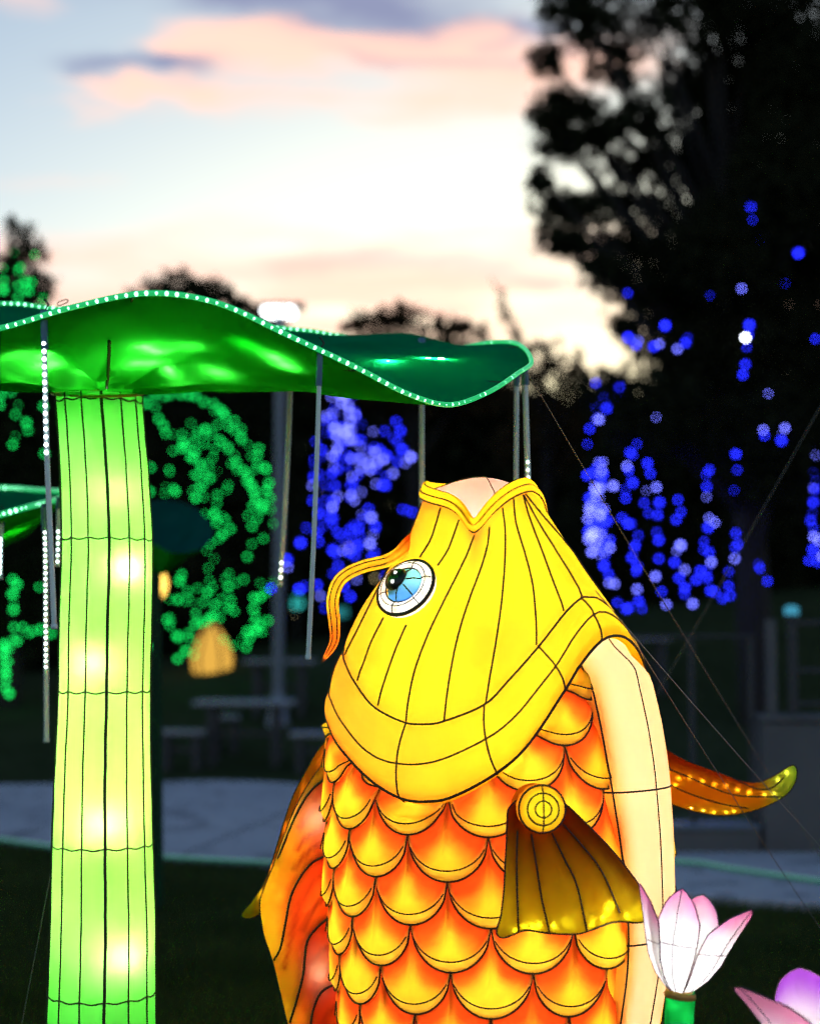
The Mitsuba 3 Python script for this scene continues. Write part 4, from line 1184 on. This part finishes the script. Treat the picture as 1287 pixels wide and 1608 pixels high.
# barbel
bp = crop([(345, 292), (318, 318), (270, 345), (200, 362), (145, 385), (108, 420), (90, 480), (96, 550), (97, 610), (78, 652), (52, 688)])
bp = [(662, 838)] + bp
b3 = np.array([P(x, y, (4.93, 4.86, 4.80)[i] if i < 3 else 4.74 - 0.003 * i) for i, (x, y) in enumerate(bp)])
b3 = spline(b3, 60)
tt = np.linspace(0, 1, 60)
br = np.interp(tt, [0, .1, .3, .55, .8, .93, 1], [.018, .024, .0185, .018, .017, .011, .002])
m = tube(b3, br, 12)
bcol = lerp(np.array([0.72, 0.15, 0.01]), np.array([0.92, 0.50, 0.03]), (smoothstep_np(.12, .35, tt) * (1 - smoothstep_np(.68, .9, tt)))[:, None])
add('carp_lantern__barbel', m, 'fabric', color=np.vstack([np.repeat(bcol, 12, 0), bcol[:1], bcol[-1:]]))
lab('carp_lantern__barbel', 'thin golden barbel curling down from the snout')
for dx in (-0.45, 0.45):
    tgt = np.gradient(b3, axis=0)
    tgt /= np.linalg.norm(tgt, axis=1, keepdims=True)
    side_ = np.cross(tgt, [0, -1, 0])
    add(child('carp_lantern__barbel', 'frame_wire'), tube(b3 + side_ * (br * dx)[:, None] + np.array([0, -1, 0]) * (br * 0.93)[:, None], WIRE * .6, 5), 'wire_black')
add('carp_lantern__barbel__lamps', balls(b3[3:58:2], 0.0035, 1), 'lamp_body', emit=(30, 26, 14), w=1.5)
lab('carp_lantern__barbel__lamps', kind='stuff')


# ---------------- inflated panels: fins
def inflate(outline, depth, thick, colour, n_edge=160, spacing=7.0, round_px=40.0, relief=None):
    """A padded fabric panel with the given outline (photo pixels), its middle surface at depth(px, py), two skins 'thick' apart in the middle."""
    o = spline(outline, n_edge, closed=True)
    poly = Polygon(o).buffer(0)
    x0, y0, x1, y1 = poly.bounds
    gx, gy = np.meshgrid(np.arange(x0, x1, spacing), np.arange(y0, y1, spacing))
    gx = gx + (np.arange(gx.shape[0]) % 2)[:, None] * spacing / 2
    g = np.c_[gx.ravel(), gy.ravel()]
    g = g[shapely.contains_xy(poly.buffer(-spacing * 0.45), g[:, 0], g[:, 1])]
    pts = np.vstack([o, g])
    tri = Delaunay(pts).simplices
    cen = pts[tri].mean(1)
    tri = tri[shapely.contains_xy(poly, cen[:, 0], cen[:, 1])]
    d = shapely.distance(shapely.LinearRing(o), shapely.points(pts[:, 0], pts[:, 1]))
    d[: len(o)] = 0
    h = thick * np.sqrt(np.clip(1 - (1 - np.clip(d / round_px, 0, 1)) ** 2, 0, 1))
    Y = np.array([depth(a, b) for a, b in pts])
    rel = relief(pts) * np.clip(d / 12, 0, 1) if relief is not None else 0
    fr = np.array([P(a, b, y - t) for (a, b), y, t in zip(pts, Y, h + rel)])
    bk = np.array([P(a, b, y + t) for (a, b), y, t in zip(pts, Y, h * 0.8)])
    bk[: len(o)] = fr[: len(o)] + [0, 0.004, 0]
    n = len(pts)
    a = np.cross(fr[tri[:, 1]] - fr[tri[:, 0]], fr[tri[:, 2]] - fr[tri[:, 0]])
    tri = np.where((a @ FWD > 0)[:, None], tri[:, ::-1], tri)
    i = np.arange(len(o))
    k = (i + 1) % len(o)
    f = np.vstack([tri, tri[:, ::-1] + n, np.c_[i, k, k + n], np.c_[i, k + n, i + n]])
    c = np.array(colour(pts))
    return trimesh.Trimesh(np.vstack([fr, bk]), f, process=False), np.vstack([c, c]), (lambda q, off=0.003: panel_points(q, pts, fr, off)), fr[: len(o)]


def panel_points(q, pts, fr, off):
    q = np.asarray(q, float)
    out = []
    for p in q:
        d2 = ((pts - p) ** 2).sum(1)
        i = np.argsort(d2)[:6]
        w = 1 / (d2[i] + 1.0)
        y = (fr[i, 1] * w).sum() / w.sum() - off
        out.append(P(p[0], p[1], y))
    return np.array(out)


# near pectoral fin
fin_out = [(800, 1268), (796, 1292), (795, 1320), (793, 1358), (791, 1398), (786, 1440), (779, 1464), (788, 1473), (803, 1469), (826, 1461), (862, 1466), (903, 1467), (924, 1462), (965, 1448), (1004, 1449), (1022, 1438),
           (1016, 1411), (989, 1371), (952, 1326), (916, 1290), (886, 1262), (860, 1248), (830, 1246)]
ribs = [[(812, 1305), (811, 1360), (812, 1412), (814, 1464)], [(834, 1310), (842, 1360), (850, 1410), (862, 1464)], [(866, 1308), (886, 1350), (905, 1390), (921, 1461)], [(884, 1295), (915, 1330), (945, 1370), (973, 1434)]]


def fin_y(px, py):
    t = (py - 1270) / 200
    return 4.38 - 0.05 * t + 0.00012 * (px - 850) + 0.018 * t * math.sin((px - 780) / 24.0)


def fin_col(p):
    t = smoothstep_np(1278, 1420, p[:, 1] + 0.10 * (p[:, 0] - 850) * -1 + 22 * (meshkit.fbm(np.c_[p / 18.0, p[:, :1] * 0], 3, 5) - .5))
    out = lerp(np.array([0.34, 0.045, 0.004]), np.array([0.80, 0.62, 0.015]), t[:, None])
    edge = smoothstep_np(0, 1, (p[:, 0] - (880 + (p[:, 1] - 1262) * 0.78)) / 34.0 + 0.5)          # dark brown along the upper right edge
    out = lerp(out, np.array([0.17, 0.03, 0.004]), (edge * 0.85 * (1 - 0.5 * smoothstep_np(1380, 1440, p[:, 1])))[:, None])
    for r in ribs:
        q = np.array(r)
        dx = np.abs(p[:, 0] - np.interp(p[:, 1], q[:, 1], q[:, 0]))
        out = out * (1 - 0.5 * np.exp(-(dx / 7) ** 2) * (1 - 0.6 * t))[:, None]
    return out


def fin_relief(p):
    return 0.007 * np.sin((p[:, 0] - 780) / (8 + (p[:, 1] - 1270) * 0.05)) * smoothstep_np(1300, 1450, p[:, 1]) + 0.010 * (meshkit.fbm(np.c_[p / 22.0, p[:, :1] * 0], 3, 15) - 0.5)


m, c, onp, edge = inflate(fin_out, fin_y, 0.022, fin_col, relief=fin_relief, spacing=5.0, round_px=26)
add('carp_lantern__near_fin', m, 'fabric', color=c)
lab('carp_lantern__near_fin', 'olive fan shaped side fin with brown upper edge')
add(child('carp_lantern__near_fin', 'frame_wire'), tube(edge + [0, -.001, 0], WIRE * 1.1, 5, closed=True), 'wire_black')
for r in ribs:
    add(child('carp_lantern__near_fin', 'frame_wire'), tube(onp(spline(r, 16)), WIRE, 5), 'wire_black')
fl = [(822, 1452), (836, 1453), (846, 1452), (893, 1448), (925, 1449), (944, 1440), (952, 1428), (958, 1420), (870, 1453), (985, 1437), (1002, 1430), (806, 1458)]
add('carp_lantern__near_fin__lamps', balls([P(a, b, fin_y(a, b) - 0.009) for a, b in fl], 0.0036, 1), 'lamp_body', emit=(44, 40, 18), w=4.0)
lab('carp_lantern__near_fin__lamps', kind='stuff')
# round joint of the fin
jc = P(848, 1270, 4.36)
jn = np.array([0.10, -1, 0.05])
jr = 37 * 4.36 / F_PX
prof = [(jr * 1.0, 0.10), (jr * 1.02, 0.0), (jr * .99, -0.022), (jr * .90, -0.034), (jr * .72, -0.040), (jr * .66, -0.0395), (jr * .36, -0.044), (0.0005, -0.046)]
m = lathe([(r, -h) for r, h in prof], jc, jn, 40)
cols = []
for r, h in prof:
    cols += [lerp(np.array([0.85, 0.25, 0.01]), YEL, float(smoothstep_np(1.0, 0.8, r / jr)))] * 40
add('carp_lantern__fin_joint', m, 'fabric', color=np.array(cols))
lab('carp_lantern__fin_joint', 'round yellow knob with two rings')
jn = jn / np.linalg.norm(jn)
ja = np.cross([0, 0, 1.0], jn)
ja /= np.linalg.norm(ja)
jb = np.cross(jn, ja)
for r, h in ((.98, .026), (.66, .042), (.34, .0465)):
    add(child('carp_lantern__fin_joint', 'frame_wire'), tube(np.array([jc + jr * r * (math.cos(t) * ja + math.sin(t) * jb) + jn * h for t in ang]), WIRE * (1.2 if r > .9 else .8), 5, closed=True), 'wire_black')
add(child('carp_lantern__fin_joint', 'frame_wire'), tube([jc + jb * jr * r + jn * h for r, h in ((.98, .028), (.7, .043), (.35, .048), (0, .0495), (-.35, .048), (-.7, .043), (-.98, .028))], WIRE * .8, 5), 'wire_black')
add('carp_lantern__fin_joint__lamps', balls([jc + jr * r * (math.cos(t) * ja + math.sin(t) * jb) + jn * 0.004 for t in np.arange(6) * np.pi / 3 for r in (.25, .7)], 0.0045, 1), 'lamp_body', emit=(34, 32, 24), w=1.5)
lab('carp_lantern__fin_joint__lamps', kind='stuff')

# far pectoral fin, at the right
ff = [(1020, 1160), (1040, 1173), (1074, 1193), (1119, 1210), (1164, 1226), (1190, 1229), (1216, 1218), (1236, 1205), (1247, 1202), (1251, 1213), (1246, 1233), (1228, 1253), (1190, 1271), (1149, 1280), (1111, 1279), (1067, 1268), (1042, 1256), (1022, 1240)]
frib = [[(1036, 1203), (1075, 1218), (1120, 1238), (1160, 1250), (1228, 1252)], [(1040, 1226), (1080, 1246), (1130, 1262), (1175, 1270)], [(1150, 1222), (1185, 1238), (1210, 1238), (1230, 1222)]]


def ff_y(px, py):
    return 5.22 - 0.0007 * (px - 1040) + 0.0006 * (py - 1220)


def ff_col(p):
    mid = np.interp(p[:, 0], [1020, 1075, 1120, 1160, 1200, 1250], [1196, 1214, 1230, 1240, 1238, 1225])
    t = smoothstep_np(-14, 10, p[:, 1] - mid)
    out = lerp(np.array([0.33, 0.035, 0.004]), np.array([0.95, 0.42, 0.015]), t[:, None])
    out = lerp(out, np.array([0.9, 0.62, 0.03]), smoothstep_np(1255, 1275, p[:, 1])[:, None])
    return lerp(out, np.array([0.55, 0.72, 0.08]), smoothstep_np(1180, 1225, p[:, 0] + (p[:, 1] - 1225) * -0.2)[:, None])


m, c, onp, edge = inflate(ff, ff_y, 0.026, ff_col, spacing=5.0, round_px=26)
add('carp_lantern__far_fin', m, 'fabric', color=c)
lab('carp_lantern__far_fin', 'orange far fin with a row of small lights and a lime tip')
add(child('carp_lantern__far_fin', 'frame_wire'), tube(edge + [0, -.001, 0], WIRE * .8, 5, closed=True), 'wire_black')
for r in frib:
    add(child('carp_lantern__far_fin', 'frame_wire'), tube(onp(spline(r, 18)), WIRE * .8, 5), 'wire_black')
fl = np.array([(1049, 1212), (1066, 1221), (1083, 1220), (1103, 1226), (1122, 1231), (1140, 1234), (1158, 1240), (1176, 1244), (1200, 1247), (1214, 1245), (1060, 1232), (1104, 1272), (1121, 1274), (1140, 1274), (1152, 1273), (1085, 1268), (1222, 1225), (1236, 1214)])
add('carp_lantern__far_fin__lamps', balls(onp(fl, -0.005), 0.003, 1), 'lamp_body', emit=(26, 22, 9), w=1.5)
lab('carp_lantern__far_fin__lamps', kind='stuff')

# dorsal fin, at the left, in two lobes
d1 = [(540, 1150), (516, 1160), (498, 1180), (478, 1215), (460, 1250), (446, 1290), (434, 1330), (424, 1362), (410, 1395), (392, 1420), (379, 1436), (384, 1443), (398, 1441), (409, 1432), (422, 1395), (446, 1340), (480, 1270), (520, 1210), (545, 1190)]
d2 = [(545, 1175), (512, 1195), (484, 1232), (462, 1272), (444, 1318), (428, 1362), (412, 1402), (408, 1425), (414, 1468), (428, 1510), (440, 1560), (452, 1612), (470, 1680), (520, 1720), (560, 1700), (560, 1500), (550, 1350)]
drib = [[(512, 1222), (490, 1240), (470, 1270), (452, 1310), (436, 1350)], [(516, 1342), (490, 1355), (470, 1380), (456, 1410), (448, 1450), (440, 1490), (430, 1508)], [(518, 1440), (500, 1455), (482, 1480), (476, 1530), (466, 1570), (455, 1606)], [(528, 1545), (505, 1558), (492, 1585), (486, 1620)]]


dsoft = [[(510, 1301), (484, 1313), (467, 1334)], [(512, 1370), (494, 1382), (474, 1414)], [(512, 1406), (492, 1428), (474, 1462)], [(519, 1484), (498, 1500), (486, 1532)], [(512, 1262), (490, 1274), (470, 1300)],
         [(515, 1322), (490, 1332), (462, 1364)], [(520, 1515), (500, 1532), (490, 1560)], [(528, 1580), (512, 1596), (505, 1620)], [(505, 1205), (486, 1222), (468, 1252)], [(470, 1420), (458, 1470), (446, 1520)]]


def d_y1(px, py):
    return 5.02 + 0.0004 * (540 - px)


def d_y2(px, py):
    return 4.96 + 0.0003 * (540 - px)


def d_col2(p):
    n_ = meshkit.fbm(np.c_[p / 30.0, p[:, :1] * 0], 3, 6) - .5
    edge = np.interp(p[:, 1], [1190, 1232, 1272, 1318, 1362, 1402, 1425, 1468, 1510, 1560, 1612, 1700], [512, 484, 462, 444, 428, 412, 408, 414, 428, 440, 452, 480])
    t = smoothstep_np(6, 62, p[:, 0] - edge + 34 * n_)
    out = lerp(np.array([1.0, 0.60, 0.02]), np.array([0.95, 0.15, 0.012]), t[:, None])
    for r in dsoft:
        q = spline(r, 24)
        dist = np.min(np.hypot(p[:, None, 0] - q[None, :, 0], p[:, None, 1] - q[None, :, 1]), 1)
        out = lerp(out, np.array([0.34, 0.016, 0.005]), (0.88 * np.exp(-(dist / 4.6) ** 2))[:, None])
    for k, r in enumerate(drib):
        q = np.array(r)
        o = np.argsort(q[:, 1])
        y = p[:, 1]
        side_ = p[:, 0] - np.interp(y, q[o, 1], q[o, 0])
        dist = np.min(np.hypot(p[:, None, 0] - spline(r, 30)[None, :, 0], p[:, None, 1] - spline(r, 30)[None, :, 1]), 1)
        fade = smoothstep_np(430, 500, p[:, 0])
        out = lerp(out, np.array([0.16, 0.012, 0.004]), (0.92 * np.exp(-(dist / 8) ** 2) * (0.35 + 0.65 * fade))[:, None])
        out = lerp(out, RED, (0.85 * np.exp(-((dist - 14) / 16) ** 2) * (0.3 + 0.7 * fade) * (side_ > 0))[:, None])
    pale = np.exp(-(((p[:, 0] - 502) / 26) ** 2 + ((p[:, 1] - 1283) / 30) ** 2)) + np.exp(-(((p[:, 0] - 504) / 22) ** 2 + ((p[:, 1] - 1525) / 34) ** 2))  # hot spots of the lamps painted into the fin colour as paler patches
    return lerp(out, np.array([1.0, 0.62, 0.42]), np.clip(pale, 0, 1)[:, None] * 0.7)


def d_col1(p):
    return lerp(np.array([0.62, 0.17, 0.01]), np.array([0.50, 0.36, 0.012]), smoothstep_np(1340, 1430, p[:, 1])[:, None])


m, c, onp, edge = inflate(d1, d_y1, 0.02, d_col1, spacing=6.0, round_px=18)
add('carp_lantern__back_fin_lobe', m, 'fabric', color=c)
lab('carp_lantern__back_fin_lobe', 'narrow brown lobe of the back fin ending in an olive point')
add('carp_lantern__back_fin_lobe__frame_wire', tube(edge + [0, -.001, 0], WIRE * .8, 5, closed=True), 'wire_black')
add('carp_lantern__back_fin_lobe__lamps', balls([P(a, b, d_y1(a, b)) for a, b in ((415, 1405), (432, 1362), (455, 1300), (485, 1240), (510, 1195))], 0.0045, 1), 'lamp_body', emit=(36, 26, 12), w=1.0)
lab('carp_lantern__back_fin_lobe__lamps', kind='stuff')
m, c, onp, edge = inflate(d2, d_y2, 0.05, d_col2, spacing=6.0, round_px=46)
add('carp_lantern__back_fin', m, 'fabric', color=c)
lab('carp_lantern__back_fin', 'flowing orange back fin with dark curved stripes')
add(child('carp_lantern__back_fin', 'frame_wire'), tube(edge + [0, -.001, 0], WIRE * .9, 5, closed=True), 'wire_black')
for r in drib:
    add(child('carp_lantern__back_fin', 'frame_wire'), tube(onp(spline(r, 22), 0.002), WIRE * 1.5, 5), 'wire_black')
fl = [(502, 1283, .012), (504, 1525, .012), (470, 1330, .0), (455, 1400, 0), (490, 1420, 0), (455, 1480, 0), (480, 1590, 0), (525, 1350, 0), (525, 1470, 0), (485, 1300, 0), (500, 1380, 0), (450, 1440, 0)]
add('carp_lantern__back_fin__lamps', balls([P(a, b, d_y2(a, b) - o) for a, b, o in fl], 0.0085, 2), 'lamp_body', emit=(30, 27, 22), w=5.0)
lab('carp_lantern__back_fin__lamps', kind='stuff')
lab('carp_lantern', 'huge glowing yellow and orange carp lantern standing upright with its open mouth to the sky', 'fish lantern')

# ------------------------------------------------------------------ tulip lanterns


def tulip(key, axis_px, base_py, Y, rc, petals, label, stalk_r, lamp_L, wire_col='petal_wire', cols=None):
    base = P(axis_px[0], base_py, Y)
    tip_ax = P(axis_px[1], base_py - 120, Y) - base
    tip_ax /= np.linalg.norm(tip_ax)
    A = np.cross(tip_ax, [0, -1, 0])
    A /= np.linalg.norm(A)
    if A[0] < 0:
        A = -A
    B = np.cross(A, tip_ax)
    if B[1] > 0:
        B = -B                                       # B looks at the viewer
    for i, (th, H, flare, wid, tint, lean) in enumerate(petals):
        s, t = np.linspace(-1, 1, 21), np.linspace(0, 1, 30)
        S, Tt = np.meshgrid(s, t)
        w = np.radians(wid) * np.interp(Tt, [0, .15, .45, .7, .88, .97, 1], [.74, .77, .92, 1.0, .70, .27, 0.01])
        r = rc * np.interp(Tt, [0, .06, .18, .35, .55, .8, 1], [.28, .5, .80, 1.0, 1.04, 1.0 + flare * .45, 0.92 + flare]) - rc * 0.05 * (S ** 2) * Tt - 0.0022 * i
        a = np.radians(th) + S * w
        V = base + (r * np.cos(a))[..., None] * A + (r * np.sin(a))[..., None] * B + (H * Tt)[..., None] * tip_ax + (lean * Tt ** 1.8)[..., None] * A
        n_ = meshkit.fbm(V * 20, 3, 3)
        mixv = smoothstep_np(0.52, 1.04, Tt + 0.25 * S ** 2 * Tt + 0.2 * (n_ - .5))
        mixv = mixv if tint == 1 else smoothstep_np(0.25, 0.95, Tt + 0.25 * S ** 2) * (1.0 if tint == 2 else 0.8)
        c = lerp(np.array(cols[0]), np.array(cols[tint]), mixv[..., None])
        k = child(key, 'petal')
        add(k, grid_mesh(V), 'fabric', color=c.reshape(-1, 3))
        out = (V - base)
        lines = [V[:, 0], V[:, -1], V[:, 10], V[14]]
        for L, wr in zip(lines, (1.2, 1.2, .7, .7)):
            ctr_ = base + tip_ax * ((L - base) @ tip_ax)[:, None]
            add(child(k, 'frame_wire'), tube(L + (L - ctr_) * 0.012, 0.0013 * wr, 5), wire_col)
    add(key + '__lamps', balls([base + tip_ax * h for h in (rc * .7, rc * 1.3, rc * 1.9)], rc * 0.10, 2), 'lamp_body', emit=lamp_L, w=7.0)
    lab(key + '__lamps', kind='stuff')
    g = np.array([base[0] - 0.02, Y, -0.03])
    sp = spline([g, lerp(g, base, .5) - [0.01, 0, 0], base + tip_ax * 0.004], 30)
    m = tube(sp, stalk_r, 14)
    add(key + '__stem', m, 'fabric', color=np.tile([0.02, 0.42, 0.10], (len(m.vertices), 1)))
    q = sp[2::1]
    add(key + '__stem__lamps', balls(np.array([x + [stalk_r * (.25 if i % 2 else -.3), -stalk_r * .45, 0] for i, x in enumerate(resample(sp[15:], 12))]), 0.0036, 1), 'lamp_body', emit=(14, 70, 34), w=2.0)
    lab(key + '__stem__lamps', kind='stuff')
    add(key + '__collar', lathe([(stalk_r * 1.02, -0.012), (stalk_r * 1.12, -0.006), (rc * .42, 0.004), (rc * .3, 0.008)], base, tip_ax, 20), 'collar_brown')
    lab(key, label, 'flower lantern')


scene['petal_wire'] = {'type': 'principled', 'base_color': rgb(0.10, 0.04, 0.07), 'roughness': 0.6}
scene['collar_brown'] = {'type': 'principled', 'base_color': rgb(0.30, 0.16, 0.02), 'roughness': 0.6}
PC = [(0.92, 0.86, 0.80), (0.85, 0.22, 0.50), (0.30, 0.06, 0.55), (0.75, 0.10, 0.30)]
YT = 4.25
tulip('tulip_lantern', (1068, 1082), 1560, YT, 0.086, [(120, .258, -.12, 40, 1, -.002), (172, .25, .06, 40, 1, -.052), (250, .20, -.2, 36, 1, 0), (296, .235, .02, 46, 1, 0.008), (52, .23, .10, 46, 1, .088)],
      'white tulip lantern with magenta petal tips in front of the fish belly', 0.036, (230, 225, 216), cols=PC)
tulip('tulip_lantern_001', (1296, 1300), 1700, 3.9, 0.115, [(146, .215, .45, 48, 3, -.085), (250, .232, .0, 56, 2, -.012), (75, .30, .0, 40, 1, .02), (20, .28, .3, 36, 1, .05), (320, .28, .3, 36, 2, .02)],
      'pink and purple tulip lantern cut by the bottom right corner', 0.04, (150, 140, 143), cols=PC)

# ------------------------------------------------------------------ guy wires that steady the lanterns


def guy(label, a, b, r=0.0013):
    k = top('guy_wire')
    a, b = np.array(a), np.array(b)
    t = np.linspace(0, 1, 12)[:, None]
    q = a * (1 - t) + b * t + np.array([0, 0, -0.03]) * (t * (1 - t)) * 4
    add(k + '__cable', tube(q, r, 5), 'wire_grey')
    add(k + '__peg', tube([b + [0, 0, .05], b - [0, 0, .12]], 0.006, 6), 'dark_metal')
    lab(k, label, 'guy wire')


gz0 = float(z_gill(PHI0))
ga = body(math.radians(37), gz0 + 0.13, 0.045)
ga2 = body(math.radians(30), gz0 + 0.05, 0.045)


def ground_at(px, py):
    return G(px, py)


guy('brightest guy wire running from the gill down past the far fin to the right', ga, [2.05, 5.2, 0.0])
guy('guy wire dropping steeply from the gill behind the far fin', ga2, [1.75, 5.9, 0.0])
guy('guy wire from the canopy tip down behind the gill to the grass', P(828, 585, 4.95), [1.95, 6.4, 0.0])
guy('guy wire slanting across the grass right of the lime stalk', P(215, 640, 5.1), [-1.25, 5.35, 0.0])
e_ = P(1288, 600, 6.6)
guy('guy wire rising to the right edge in front of the blue lights', P(1420, 400, 6.2), P(975, 1000, 6.6) * [1, 1, 0] + [-0.55, 0.5, 0])
